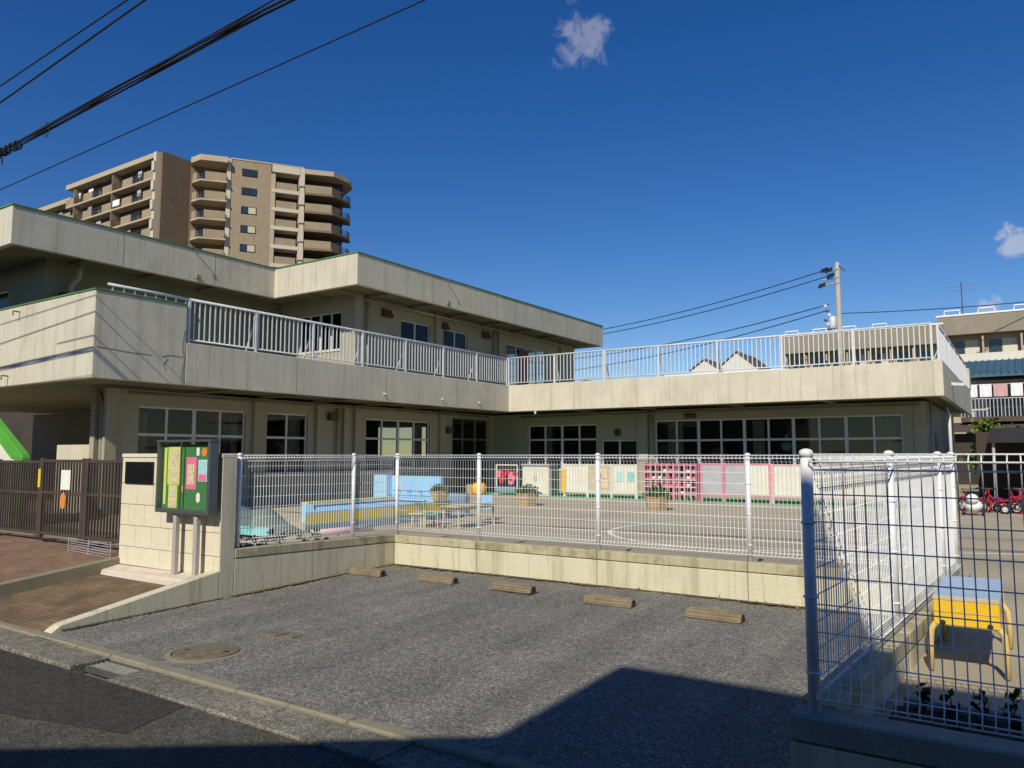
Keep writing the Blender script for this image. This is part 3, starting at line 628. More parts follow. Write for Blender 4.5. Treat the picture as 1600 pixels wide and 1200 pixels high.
# rooms behind the glass
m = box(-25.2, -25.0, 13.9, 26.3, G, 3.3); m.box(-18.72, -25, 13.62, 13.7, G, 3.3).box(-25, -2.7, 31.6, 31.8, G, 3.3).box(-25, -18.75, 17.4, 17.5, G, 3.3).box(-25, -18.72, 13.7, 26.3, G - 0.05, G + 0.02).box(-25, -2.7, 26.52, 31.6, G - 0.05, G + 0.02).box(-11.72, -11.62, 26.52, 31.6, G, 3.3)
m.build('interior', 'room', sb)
curtain('x', XW, 10.9, 11.3, 1.1, 2.8); curtain('x', XW, 13.3, 14.0, 1.1, 2.8); curtain('x', XW, 15.85, 16.3, 1.1, 2.8); curtain('x', XW, 21.6, 22.2, 1.1, 2.8)
curtain('y', YW, -10.9, -10.3, 1.0, 2.85); curtain('y', YW, -7.8, -7.4, 1.0, 2.85); curtain('y', YW, -3.9, -3.1, 1.0, 2.85); curtain('y', YW, -16.2, -15.8, 1.1, 2.8)
# terrace slab, parapets
ZP0, ZP1, ZH = 3.31, 4.31, 5.19; FZ0_ = 6.88
box(-34, -16.42, 8.60, 37, 3.40, 4.20).build('terrace_slab', 'soffit', sb); box(-16.42, -1.96, 24.30, 37, 3.40, 4.20).build('terrace_slab', 'soffit', sb)
def par(*a, mt='cream'): return box(*a).build('parapet', mt, sb, bevel=0.012)
MB().prism([(-34, 8.45), (-16.25, 8.45), (-16.25, 10.60), (-16.40, 10.60), (-16.40, 8.60), (-34, 8.60)], 'z', ZP0, ZH).build('parapet', 'cream', sb, bevel=0.012)
MB().prism([(-16.25, 10.612), (-16.25, 24.15), (-1.80, 24.15), (-1.80, 31.5), (-1.95, 31.5), (-1.95, 24.30), (-16.40, 24.30), (-16.40, 10.612)], 'z', ZP0, ZP1).build('parapet', 'cream', sb, bevel=0.012)
par(-1.952, -1.798, 31.51, 37, ZP0, 4.36); par(-1.98, -1.77, 36.2, 37.0, 4.36, 5.2)
for y in (12.3, 14.4, 16.5, 18.6, 20.7, 22.8): box(-18.5, -16.42, y, y + 0.22, 3.33, 3.40).build('soffit_beam', 'soffit', sb)
for x in (-14, -11.4, -8.2, -5.2): box(x, x + 0.22, 24.3, 26.3, 3.33, 3.40).build('soffit_beam', 'soffit', sb)
pipe([(-18.2, 10.4, 3.22), (-18.2, 25.6, 3.22)], 0.035, 'soffit', 'conduit'); pipe([(-17.0, 26.05, 3.2), (-2.6, 26.05, 3.2)], 0.035, 'soffit', 'conduit')
gt_ = lambda *a: box(*a).build('green_trim', 'greentrim', sb)
gt_(-34, -16.23, 8.43, 8.62, ZH + 0.002, ZH + 0.035); gt_(-16.42, -16.23, 8.622, 10.61, ZH + 0.002, ZH + 0.035)
for pts in ([(8.52, 3.98), (8.9, 3.96), (9.3, 3.93), (9.75, 3.93)], [(10.0, 3.92), (10.2, 3.97), (10.5, 3.96)], [(10.55, 4.6), (10.5, 4.2), (10.56, 3.9), (10.52, 3.5), (10.55, 3.33)], [(10.15, 3.9), (10.05, 3.75), (10.12, 3.6)]):
    MB().tube([(-16.247, y, z) for y, z in pts], 0.006, 5).build('crack', 'soffit', sb)
for y in (13.9, 17.4, 20.9): MB().tube([(-16.249, y, ZP0 + 0.03), (-16.249, y, ZP1 - 0.02)], 0.005, 4).build('panel_joint', 'soffit', sb)
for x in (-13.4, -9.8, -6.2): MB().tube([(x, 24.149, ZP0 + 0.03), (x, 24.149, ZP1 - 0.02)], 0.005, 4).build('panel_joint', 'soffit', sb)
for y in (11.4, 14.3): MB().tube([(-20.569, y, FZ0_ + 0.03), (-20.569, y, FZ0_ + 0.95)], 0.005, 4).build('panel_joint', 'soffit', sb)
for y in (20.2, 24.0, 27.8): MB().tube([(-16.749, y, FZ0_ + 0.03), (-16.749, y, FZ0_ + 0.95)], 0.005, 4).build('panel_joint', 'soffit', sb)
for x in (-18.6,): MB().tube([(x, 16.579, FZ0_ + 0.03), (x, 16.579, FZ0_ + 0.95)], 0.005, 4).build('panel_joint', 'soffit', sb)
# small brackets and spouts on the parapets
for (x, z) in ((-20.0, 3.55), (-19.6, 5.05)):
    MB().tube([(x, 8.44, z), (x, 8.30, z), (x, 8.30, z - 0.10)], 0.018, 6).build('spout', 'steel', sb)
for y in (17.3, 20.1, 22.2): MB().tube([(-16.26, y, 3.55), (-16.15, y, 3.53)], 0.028, 8).build('spout', 'cream', sb)
for x in (-15.1,): MB().tube([(x, 24.2, 3.33), (x, 24.2, 3.20)], 0.04, 8).build('spout', 'railwhite', sb)
MB().hexa([(-1.9, 27.0, 3.82), (-1.45, 27.0, 3.78), (-1.45, 27.25, 3.78), (-1.9, 27.25, 3.82)], [(-1.9, 27.0, 3.92), (-1.45, 27.0, 3.86), (-1.45, 27.25, 3.86), (-1.9, 27.25, 3.92)]).build('flood_lamp', 'railwhite', sb)
# terrace railing
bal = box(-0.014, 0.014, -0.010, 0.010, 0, 0.93).mesh('baluster', 'railwhite')
rpost = box(-0.03, 0.03, -0.03, 0.03, 0, 1.07).mesh('post', 'railwhite')
def railing(p, q, n_post, out, low=None, sp=0.142):
    a = Vector(p); b = Vector(q); d = (b - a); ln = d.length; d.normalize(); rz = math.atan2(d.y, d.x)
    zt = 5.36
    m = MB()
    m.tube([(a.x, a.y, zt), (b.x, b.y, zt)], 0.032, 8).tube([(a.x, a.y, 4.40), (b.x, b.y, 4.40)], 0.02, 6)
    rl = m.build('railing', 'railwhite', sb, smooth=True)
    n = int(ln / sp)
    for i in range(n + 1):
        c = a + d * ln * i / n; inst('baluster', bal, rl, (c.x, c.y, 4.41), rz)
    for i in range(n_post + 1):
        c = a + d * ln * i / n_post; inst('post', rpost, rl, (c.x, c.y, 4.30), rz)
        if 0 < i < n_post:
            e = c - Vector((out[0], out[1], 0)) * 0.45
            MB().tube([(e.x, e.y, 4.22), (c.x - out[0] * 0.03, c.y - out[1] * 0.03, 5.15)], 0.022, 6).build('brace', 'railwhite', rl)
    return rl
railing((-16.33, 10.70, 0), (-16.33, 24.10, 0), 7, (1, 0)); railing((-16.30, 24.22, 0), (-2.05, 24.22, 0), 7, (0, -1)); railing((-1.90, 24.40, 0), (-1.90, 36.0, 0), 6, (1, 0))
rl = MB().tube([(-16.33, 8.75, 5.37), (-16.33, 10.69, 5.36)], 0.032, 8).build('railing', 'railwhite', sb, smooth=True)
for k in range(8): inst('baluster', box(-0.012, 0.012, -0.012, 0.012, 0, 0.14).mesh('baluster', 'railwhite'), rl, (-16.33, 8.85 + k * 0.25, 5.22))
# upper storey
XS = -18.3
w2 = [(20.32, 21.95, 5.72, 6.50), (22.72, 24.25, 5.82, 6.50), (27.0, 30.4, 4.25, 6.45)]
wall('x', XS, 0.2, 18.0, 33, 4.2, 7.02, w2, 'upper_wall', 'creamwall')
window('x', XS, *w2[0], 2, []); window('x', XS, *w2[1], 2, []); window('x', XS, *w2[2], 4, [5.9])
wall('y', 18.0, 0.2, -22, XS - 0.2, 4.2, 7.02, [(-21.0, -18.9, 5.2, 6.5)], 'upper_wall', 'creamwall'); window('y', 18.0, -21.0, -18.9, 5.2, 6.5, 4, [])
wall('x', -21.9, 0.2, 10.2, 18.0, 4.2, 7.02, [(11.5, 13.5, 5.1, 6.5)], 'upper_wall', 'uppershade'); window('x', -21.9, 11.5, 13.5, 5.1, 6.5, 2, [])
wall('y', 10.0, 0.2, -34, -21.9, 4.2, 7.02, [(-25.6, -24.0, 4.3, 6.4)], 'upper_wall', 'uppershade'); window('y', 10.0, -25.6, -24.0, 4.3, 6.4, 2, [])
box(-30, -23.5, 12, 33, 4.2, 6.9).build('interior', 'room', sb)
for (xa, ya) in ((XS, 17.96), (XS, 22.15), (XS, 26.3), (XS, 31.5)): box(xa - 0.04, xa + 0.12, ya, ya + 0.36, 4.2, 7.02).build('pillar', 'creamwall', sb, bevel=0.01)
box(XS - 0.1, XS - 0.02, 28.0, 28.8, 4.25, 6.3).build('red_door', 'darkred', sb)
pipe([(XS + 0.12, 18.55, 4.25), (XS + 0.12, 18.55, 6.95)], 0.05); pipe([(XS + 0.22, 18.3, 6.86), (XS + 0.22, 32.8, 6.86)], 0.04, 'creamwall', 'conduit'); pipe([(XS + 0.10, 26.0, 4.25), (XS + 0.10, 26.0, 6.95)], 0.05)
for y in (19.3, 22.45, 25.2):
    MB().hexa([(XS, y, 6.45), (XS + 0.22, y, 6.45), (XS + 0.22, y + 0.42, 6.45), (XS, y + 0.42, 6.45)], [(XS, y, 6.72), (XS + 0.08, y, 6.72), (XS + 0.08, y + 0.42, 6.72), (XS, y + 0.42, 6.72)]).build('vent_hood', 'eavebrown', sb)
pipe([(-21.7, 10.6, 4.3), (-21.7, 10.6, 6.3), (-21.5, 10.7, 6.55), (-21.5, 10.75, 7.0)], 0.07)
for (y, z) in ((10.35, 5.75), (10.95, 5.75)): box(-21.86, -21.6, y, y + 0.16, z, z + 0.36).build('wall_fixture', 'black', sb, bevel=0.02)
# roof with deep fascia
box(-34, -16.90, 16.72, 32.92, 7.02, 7.75).build('roof_slab', 'soffit', sb); box(-34, -20.72, 8.70, 16.715, 7.02, 7.75).build('roof_slab', 'soffit', sb)
def fas(*a): return box(*a).build('fascia', 'cream', sb, bevel=0.012)
FZ0, FZ1 = 6.88, 7.86
MB().prism([(-34, 8.56), (-20.57, 8.56), (-20.57, 16.58), (-16.75, 16.58), (-16.75, 33.05), (-34, 33.05), (-34, 32.9), (-16.9, 32.9), (-16.9, 16.73), (-20.72, 16.73), (-20.72, 8.71), (-34, 8.71)], 'z', FZ0, FZ1).build('fascia', 'cream', sb, bevel=0.012)
gt_(-16.91, -16.725, 16.555, 33.07, FZ1 + 0.002, FZ1 + 0.04); gt_(-20.6, -16.913, 16.555, 16.74, FZ1 + 0.002, FZ1 + 0.04); gt_(-20.73, -20.545, 8.535, 16.55, FZ1 + 0.002, FZ1 + 0.04); gt_(-34, -20.733, 8.535, 8.72, FZ1 + 0.002, FZ1 + 0.04)
for y in (18.4, 20.6, 22.8, 25.0, 27.2, 29.4): box(-18.2, -16.9, y, y + 0.2, 6.93, 7.02).build('soffit_beam', 'soffit', sb)
for x in (-19.6, -18.2): box(x, x + 0.2, 16.73, 18, 6.93, 7.02).build('soffit_beam', 'soffit', sb)
for y in (10.6, 12.6, 14.6): box(-21.9, -20.72, y, y + 0.2, 6.93, 7.02).build('soffit_beam', 'soffit', sb)
for (x, y) in ((-20.56, 13.55), (-16.74, 20.9)): MB().tube([(x, y, 7.84), (x + 0.16, y, 7.80), (x + 0.16, y, 7.70)], 0.02, 6).build('lightning_bracket', 'steel', sb)
for (x, y, z) in ((-20.55, 13.6, 6.98), (-16.73, 20.9, 6.97)): box(x, x + 0.09, y, y + 0.16, z, z + 0.12).build('junction_box', 'roofgrey', sb, bevel=0.01)
# things seen in the classroom windows
ww = thing('window_ornament', 'white hanging paper ornament inside the long classroom window', 'ornament', (-6.72, 26.75, 1.6))
MB().ball((-6.72, 26.75, 1.98), (0.17, 0.05, 0.15)).build('body', 'paperwhite', ww, smooth=True); MB().prism([(-6.78, 2.25), (-6.64, 2.2), (-6.66, 2.42), (-6.72, 2.36)], 'y', 26.73, 26.77).build('tail', 'paperwhite', ww)
for k in range(4): MB().ball((-7.35 + k * 0.3, 26.75, 1.66 + 0.05 * (k % 2)), 0.05, 8, 6).build('bead', 'paperwhite', ww, smooth=True)
pk = thing('pumpkin_decoration', 'orange paper pumpkin behind the classroom window glass', 'decoration', (-9.05, 26.85, 1.4))
for k in range(7): MB().ball((-9.05 + 0.16 * math.cos(k * 0.9), 26.85 + 0.1 * math.sin(k * 0.9), 1.72), (0.15, 0.15, 0.22), 10, 8).build('segment', 'orange', pk, smooth=True)
MB().tube([(-9.05, 26.85, 1.92), (-9.03, 26.85, 2.03)], [0.04, 0.025], 6).build('stem', 'leafdark', pk)

# ================================================================== PLAY YARD
st = struct(box(-19, -2.4, 22.95, 25.1, G - 0.05, G + 0.006).build('green_strip', 'greenpaint'))
pl = lambda pts, n: struct(MB().quad(*[(x, y, G + 0.005) for x, y in pts]).build(n, 'line'))
def stripe(pts, w=0.09):
    m = MB()
    for i in range(len(pts) - 1):
        a = Vector((*pts[i], 0)); b = Vector((*pts[i + 1], 0)); nrm = (b - a).normalized().cross(Vector((0, 0, 1))) * w / 2
        m.quad(*[(p.x, p.y, G + 0.005) for p in (a - nrm, b - nrm, b + nrm, a + nrm)])
    struct(m.build('painted_line', 'line'))
stripe([(-4.3 + 2.5 * math.cos(a * math.pi / 24), 14.2 + 2.5 * math.sin(a * math.pi / 24)) for a in range(49)])
stripe([(-14, 20.3), (-0.2, 20.3)]); stripe([(-0.9, 13.2), (0.8, 13.9)])
stripe([(-9, 12.2), (-1.0, 12.2)], 0.05)
# paddling pool
pool = thing('paddling_pool', 'raised paddling pool with sky blue inside and yellow striped outer wall', 'pool', (-12.3, 11.9, G))
po_ = [(-11.0, 9.70), (-11.0, 14.0), (-12.75, 14.0), (-12.75, 11.25)]
pi_ = [(-11.14, 10.05), (-11.14, 13.86), (-12.61, 13.86), (-12.61, 11.33)]
for k in range(4):
    a, b, c, d_ = po_[k], po_[(k + 1) % 4], pi_[(k + 1) % 4], pi_[k]
    for nm, mt, z0_, z1_ in (('wall_base', 'bluegrey', G - 0.05, 0.40), ('green_stripe', 'strapgreen', 0.40, 0.435), ('wall_band', 'yellow', 0.435, 0.615), ('rim', 'skyblue', 0.615, 0.65)):
        MB().hexa([(*q, z0_) for q in (a, b, c, d_)], [(*q, z1_) for q in (a, b, c, d_)]).build(nm, mt, pool, bevel=0.006 if nm == 'rim' else 0)
    MB().quad((*d_, 0.3), (*c, 0.3), (*c, 0.614), (*d_, 0.614)).build('lining', 'skyblue', pool)
MB().quad(*[(*q, 0.585) for q in pi_]).build('raised_floor', 'skyblue', pool)  # raised floor added so the pool's shaded inside shows bright blue
box(-12.95, -12.76, 11.3, 14.0, G, 0.66).build('back_ledge', 'skyblue', pool, bevel=0.01); box(-12.96, -12.75, 11.3, 14.0, 0.66, 0.685).build('ledge_edge', 'yellow', pool)
tp = thing('pool_cover', 'dark green tarpaulin bundle with a pale blue hem behind the left mesh fence', 'tarpaulin', (-12.0, 9.2, G))
m = MB(); n = 26; rnd = random.Random(9)
for j in range(7):
    for i in range(n + 1):
        t = i / n; x = -13.6 + 2.6 * t; y = 8.85 + 0.95 * (j / 6) ; zt = G + ([0.30, 0.52, 0.66, 0.70, 0.68, 0.58, 0.30][j] - G) * min(1, 0.05 + 4 * min(t, 1 - t))
        m.v.append((x, y + rnd.uniform(-0.02, 0.02), zt + 0.03 * math.sin(t * 23 + j) + rnd.uniform(-0.012, 0.012)))
for j in range(6):
    for i in range(n): a = j * (n + 1) + i; m.f.append([a, a + 1, a + n + 2, a + n + 1])
m.build('sheet', 'tarp', tp, smooth=True)
m = MB()
for i in range(30):
    x = -13.4 + i * 0.085; m.hexa([(x, 8.74, 0.30), (x + 0.085, 8.74, 0.30), (x + 0.085, 8.84, 0.30), (x, 8.84, 0.30)], [(x, 8.76, 0.42 + rnd.uniform(-0.02, 0.03)), (x + 0.085, 8.76, 0.42 + rnd.uniform(-0.02, 0.03)), (x + 0.085, 8.84, 0.44), (x, 8.84, 0.44)])
m.build('hem', 'cyan', tp)
tag(MB().tube([(-10.6, 9.5, G + 0.06), (-10.5, 10.2, G + 0.065), (-10.5, 10.9, G + 0.06)], 0.055, 10).build('foam_roll', 'palepink', smooth=True), 'long pink foam roll lying beside the paddling pool', 'foam roll')
sw = thing('shower_wall', 'light blue wash stand wall beside the paddling pool', 'wash stand', (-12.7, 14.7, G))
box(-13.72, -11.72, 14.5, 14.62, G, 1.17).build('back_wall', 'skyblue', sw, bevel=0.01); box(-13.74, -13.30, 14.30, 14.5, G, 1.19).build('end_block', 'skyblue', sw, bevel=0.01)
box(-13.25, -11.75, 14.25, 14.5, G, 0.66).build('trough', 'skyblue', sw, bevel=0.01); box(-13.20, -11.80, 14.23, 14.25, 0.70, 0.715).build('tap_rail', 'steel', sw); box(-13.25, -11.75, 14.49, 14.499, 0.80, 0.82).build('groove', 'bluegrey', sw)
box(-11.70, -11.0, 14.5, 14.7, G, 0.78).build('low_wall', 'bluegrey', sw, bevel=0.01)
for k in range(4):
    MB().tube([(-13.0 + k * 0.35, 14.5, 0.80), (-13.0 + k * 0.35, 14.38, 0.80), (-13.0 + k * 0.35, 14.38, 0.74)], 0.012, 6).build('tap', 'steel', sw)
# planters
PLN = [(-17.0, 20.6, 'wooden barrel planter with a leafy plant in front of the blue wash stand', 0.62), (-11.86, 18.6, 'wooden planter with a leafy plant in the middle of the yard near the white shed', 1.0), (-8.1, 19.0, 'wooden planter with a leafy plant in front of the pink shoe rack', 1.0)]
PLN[0] = (-10.95, 13.5, PLN[0][2], 0.62)
for (x, y, lb, sc) in PLN:
    p = thing('planter', lb, 'planter', (x, y, G), 'wooden planters in the yard')
    bz = G if sc == 1.0 else 0.665
    if sc != 1.0: p.location.z = bz
    MB().lathe((x, y, bz), [(0.25 * sc, 0), (0.36 * sc, 0.33 * sc), (0.37 * sc, 0.36 * sc), (0.32 * sc, 0.36 * sc)], 6).build('tub', 'wood', p)
    MB().lathe((x, y, bz), [(0.32 * sc, 0.30 * sc), (0.32 * sc, 0.335 * sc)], 6).build('soil', 'soil', p)
    for z in (0.10, 0.24): MB().lathe((x, y, bz), [((0.262 + z * 0.33) * sc, z * sc), ((0.272 + z * 0.33) * sc, (z + 0.03) * sc)], 6).build('hoop', 'palewood', p)
    m = MB(); rnd = random.Random(int(x * 100))
    for k in range(170):
        a = rnd.uniform(0, 6.28); r = 0.30 * sc * math.sqrt(rnd.random()); h = (0.37 + rnd.uniform(0.0, 0.26) * (1.1 - 0.9 * r / (0.30 * sc))) * sc
        m.leaf((x + r * math.cos(a), y + r * math.sin(a), bz + h), 0.12 * sc, rnd)
    m.build('foliage', 'leaf', p)
# children's table and chairs
def table(x, y, lx, ly, h, label, mt):
    t = thing('table', label, 'table', (x, y, G))
    box(x - lx / 2, x + lx / 2, y - ly / 2, y + ly / 2, G + h - 0.03, G + h).build('tabletop', mt, t, bevel=0.006)
    box(x - lx / 2 + 0.06, x + lx / 2 - 0.06, y - ly / 2 + 0.06, y + ly / 2 - 0.06, G + h - 0.08, G + h - 0.03).build('apron', mt, t)
    for sx in (-1, 1):
        for sy in (-1, 1): MB().tube([(x + sx * (lx / 2 - 0.07), y + sy * (ly / 2 - 0.07), G + h - 0.05), (x + sx * (lx / 2 - 0.05), y + sy * (ly / 2 - 0.05), G)], [0.022, 0.017], 8).build('leg', 'palewood', t)
    return t
table(-9.45, 12.6, 0.50, 1.3, 0.44, 'low pale wooden children\'s table in the yard behind the fence', 'palewood')
table(-10.2, 12.2, 0.35, 0.8, 0.28, 'low bench with pale legs between the pool and the wooden table', 'palewood')
def chair(x, y, rz, mt, label):
    c = thing('child_chair', label, 'chair', (x, y, G)); c.rotation_euler = (0, 0, rz)
    def b(nm, *a): return inst(nm, box(*a).mesh(nm, mt if nm in ('seat', 'backrest') else 'palewood', bevel=0.006), c, Vector((x, y, G)))
    b('seat', -0.15, 0.15, -0.15, 0.15, 0.26, 0.285); b('backrest', -0.15, 0.15, 0.13, 0.15, 0.38, 0.55)
    for sx in (-0.13, 0.13):
        b('leg', sx - 0.012, sx + 0.012, -0.14, -0.115, 0, 0.26); b('leg', sx - 0.012, sx + 0.012, 0.125, 0.15, 0, 0.55)
chair(-9.95, 13.9, 0.6, 'skyblue', 'small child chair with a light blue back beside the low table')
chair(-9.85, 11.9, 2.2, 'greenpaint', 'small child chair with a green seat in front of the wash stand')
# shed, drum, red cart
sh = thing('storage_shed', 'white metal storage shed with double doors under the terrace', 'shed', (-14.4, 23.4, G))
box(-15.02, -13.92, 23.2, 23.85, G, 1.30).build('body', 'panelwhite', sh, bevel=0.01); box(-15.06, -13.86, 23.14, 23.9, 1.30, 1.36).build('roof', 'panelgrey', sh, bevel=0.01)
for x in (-14.98, -14.46): box(x, x + 0.50, 23.17, 23.2, G + 0.06, 1.26).build('door', 'panelwhite', sh, bevel=0.006)
for x in (-14.52, -14.42): box(x, x + 0.02, 23.15, 23.17, 0.75, 0.95).build('handle', 'steel', sh)
box(-13.918, -13.86, 23.3, 23.8, G, 1.25).build('side_panel', 'tarp', sh)
rc = thing('toy_rack', 'red toy rack with dangling pieces beside the white shed', 'toy rack', (-15.5, 23.0, G))
for x in (-15.95, -15.05): MB().tube([(x, 22.9, G), (x, 22.9, 1.34)], 0.025, 8).build('post', 'panelwhite', rc)
MB().tube([(-15.97, 22.9, 1.32), (-15.03, 22.9, 1.32)], 0.025, 8).build('rail', 'panelwhite', rc)
for k, (x, z, s_) in enumerate(((-15.8, 1.0, 0.13), (-15.62, 0.98, 0.12), (-15.43, 1.05, 0.11), (-15.25, 0.92, 0.17), (-15.12, 1.02, 0.10), (-15.7, 0.78, 0.12), (-15.3, 0.74, 0.12))):
    MB().prism([(x + s_ * math.cos(a * 1.047), z + s_ * 1.1 * math.sin(a * 1.047)) for a in range(6)], 'y', 22.84, 22.92).build('toy', 'red' if k % 3 else 'paperpink', rc, bevel=0.01)
box(-15.95, -15.1, 22.8, 23.1, G + 0.12, G + 0.30).build('tray', 'bluegrey', rc, bevel=0.01)
dr = thing('yellow_drum', 'squat yellow plastic drum left of the red toy rack', 'drum', (-16.5, 22.6, G))
MB().lathe((-16.5, 22.6, G), [(0.18, 0), (0.24, 0.05), (0.26, 0.2), (0.24, 0.36), (0.20, 0.40)], 16).build('body', 'sunyellow', dr, smooth=True); MB().lathe((-16.5, 22.6, G + 0.40), [(0.20, 0), (0.20, 0.03), (0.05, 0.05)], 16).build('lid', 'orange', dr)
box(-17.0, -16.75, 22.5, 22.8, G, 0.62).build('crate', 'wood', dr, bevel=0.01)
# low panel screens along the class rooms
def screen(label, xa, xb, fm, pm, n, z0=0.5, z1=1.36, y=23.3, extra=None):
    s_ = thing('yard_screen', label, 'screen', ((xa + xb) / 2, y, G), 'low panel screens in front of the class rooms')
    w_ = (xb - xa) / n
    for i in range(n + 1): box(xa + i * w_ - 0.035, xa + i * w_ + 0.035, y - 0.035, y + 0.035, G, z1 + 0.06).build('post', fm, s_, bevel=0.006)
    for z in (z0 - 0.05, z1): box(xa + 0.035, xb - 0.035, y - 0.025, y + 0.025, z, z + 0.05).build('rail', fm, s_, bevel=0.004)
    for i in range(n): box(xa + i * w_ + 0.045, xa + (i + 1) * w_ - 0.045, y - 0.01, y + 0.012, z0 + 0.006, z1 - 0.006).build('panel', pm[i % len(pm)], s_)
    return s_
s1 = screen('white screen with photo sheets and a yellow edge right of the white shed', -13.35, -10.65, 'panelwhite', ['panelwhite', 'palewood', 'panelwhite'], 3, 0.45, 1.32)
box(-13.42, -13.30, 23.24, 23.262, 0.4, 1.2).build('yellow_edge', 'sunyellow', s1)
for (x, z, mt) in ((-12.15, 0.9, 'palepink'), (-11.9, 0.7, 'papercream'), (-11.35, 0.95, 'paperblue'), (-10.95, 0.95, 'cyan'), (-11.95, 1.05, 'papercream')): box(x, x + 0.24, 23.275, 23.288, z - 0.14, z + 0.16).build('photo_sheet', mt, s1)
sr = thing('shoe_rack', 'pink shoe rack with rows of dark pigeonholes', 'shoe rack', (-9.5, 23.4, G))
box(-10.35, -8.62, 23.62, 23.66, 0.42, 1.38).build('back', 'darkred', sr)
for k in range(5): box(-10.38, -8.60, 23.28, 23.62, 0.42 + k * 0.23, 0.46 + k * 0.23).build('shelf', 'pinkpaint' if k in (0, 4) else 'palepink', sr)
for k in range(10): 
    x = -10.36 + k * 0.193; box(x, x + (0.07 if k == 5 else 0.025), 23.27, 23.62, G, 1.42).build('divider', 'pinkpaint' if k in (0, 5, 9) else 'palepink', sr)
rnd = random.Random(4)
for k in range(9):
    for j in range(4):
        x = -10.33 + k * 0.193 + (0.045 if k == 5 else 0.0)
        box(x + 0.02, x + 0.12, 23.34, 23.56, 0.464 + j * 0.23, 0.52 + j * 0.23 + rnd.uniform(0, 0.03)).build('shoe', rnd.choice(['red', 'clothwhite', 'black', 'bluegrey', 'paperpink']), sr, bevel=0.015)
screen('pink framed screen with grey mesh panels in the middle of the row', -8.45, -6.35, 'pinkpaint', ['panelgrey', 'panelgrey', 'panelwhite'], 3, 0.5, 1.38)
screen('pink posted screen with white board panels at the right end of the row', -6.28, -2.3, 'palepink', ['panelwhite'], 4, 0.5, 1.36)
# playhouse behind the gate
ph = thing('playhouse', 'white house shaped playhouse front with a bright green edge behind the left gate', 'playhouse', (-18.2, 7.6, G))
MB().prism([(-19.9, G), (-16.9, G), (-16.9, 1.62), (-18.2, 2.42), (-19.9, 1.62)], 'y', 7.50, 7.60).build('panel', 'panelwhite', ph)
box(-16.90, -16.55, 7.47, 7.63, G, 1.62).build('edge_board', 'limegreen', ph, bevel=0.008)
MB().prism([(-16.55, 1.622), (-16.60, 1.70), (-18.2, 2.60), (-18.2, 2.30), (-17.05, 1.622)], 'y', 7.47, 7.63).build('edge_board', 'limegreen', ph, bevel=0.008)

ph.location.x -= 0.32
# ------------------------------------------------------------------ tricycles
def wheel(c, r, ax, parent, t=0.025, spk='wirewhite'):
    w_ = MB().torus(c, ax, r - t, t, 20, 8).build('wheel', 'rubber', parent, smooth=True)
    MB().torus(c, ax, r - 2.1 * t, t * 0.45, 20, 6).build('rim', spk, w_, smooth=True)
    a = Vector(ax).normalized(); u = a.orthogonal().normalized(); v = a.cross(u); m = MB()
    for k in range(8):
        q = k * math.pi / 4; d = u * math.cos(q) + v * math.sin(q); m.tube([Vector(c), Vector(c) + d * (r - 2 * t)], 0.004, 4)
    m.tube([Vector(c) - a * 0.025, Vector(c) + a * 0.025], 0.025, 8); m.build('spokes', spk, w_)
def tricycle(x, y, rz, label, mt):
    t = thing('tricycle', label, 'tricycle', (x, y, G), 'red tricycles parked at the right side of the yard')
    t.rotation_euler = (0, 0, rz)
    O = Vector((x, y, G))
    # built about the origin of the thing
    t.location = (0, 0, 0)
    wheel((0.30, 0, 0.16), 0.16, (0, 1, 0), t); wheel((-0.28, 0.20, 0.11), 0.11, (0, 1, 0), t); wheel((-0.28, -0.20, 0.11), 0.11, (0, 1, 0), t)
    MB().tube([(-0.28, -0.2, 0.11), (-0.28, 0.2, 0.11)], 0.014, 8).build('axle', 'steel', t)
    MB().tube([(-0.28, 0, 0.12), (-0.18, 0, 0.26), (0.05, 0, 0.22), (0.20, 0, 0.38)], 0.026, 10).build('frame', mt, t, smooth=True)
    MB().tube([(0.30, 0.05, 0.16), (0.24, 0.05, 0.34), (0.21, 0, 0.40), (0.16, 0, 0.56)], 0.017, 8).build('fork', mt, t, smooth=True)
    MB().tube([(0.30, -0.05, 0.16), (0.24, -0.05, 0.34), (0.21, 0, 0.40)], 0.017, 8).build('fork', mt, t, smooth=True)
    MB().tube([(0.10, -0.20, 0.57), (0.16, -0.12, 0.57), (0.17, 0, 0.56), (0.16, 0.12, 0.57), (0.10, 0.20, 0.57)], 0.013, 8).build('handlebar', 'steel', t, smooth=True)
    for s_ in (-1, 1): MB().tube([(0.12, s_ * 0.17, 0.57), (0.06, s_ * 0.25, 0.57)], 0.018, 8).build('grip', 'black', t)
    MB().ball((-0.14, 0, 0.31), (0.14, 0.11, 0.035)).build('seat', mt, t, smooth=True)
    MB().torus((0.27, 0, 0.18), (0, 1, 0), 0.185, 0.02, 18, 6).build('mudguard', mt, t, smooth=True)
    for s_ in (-1, 1): MB().box(0.30 - 0.05, 0.30 + 0.05, s_ * 0.10 - 0.035, s_ * 0.10 + 0.035, 0.16 + s_ * 0.06, 0.18 + s_ * 0.06).build('pedal', 'black', t)
    t.location = O; return t
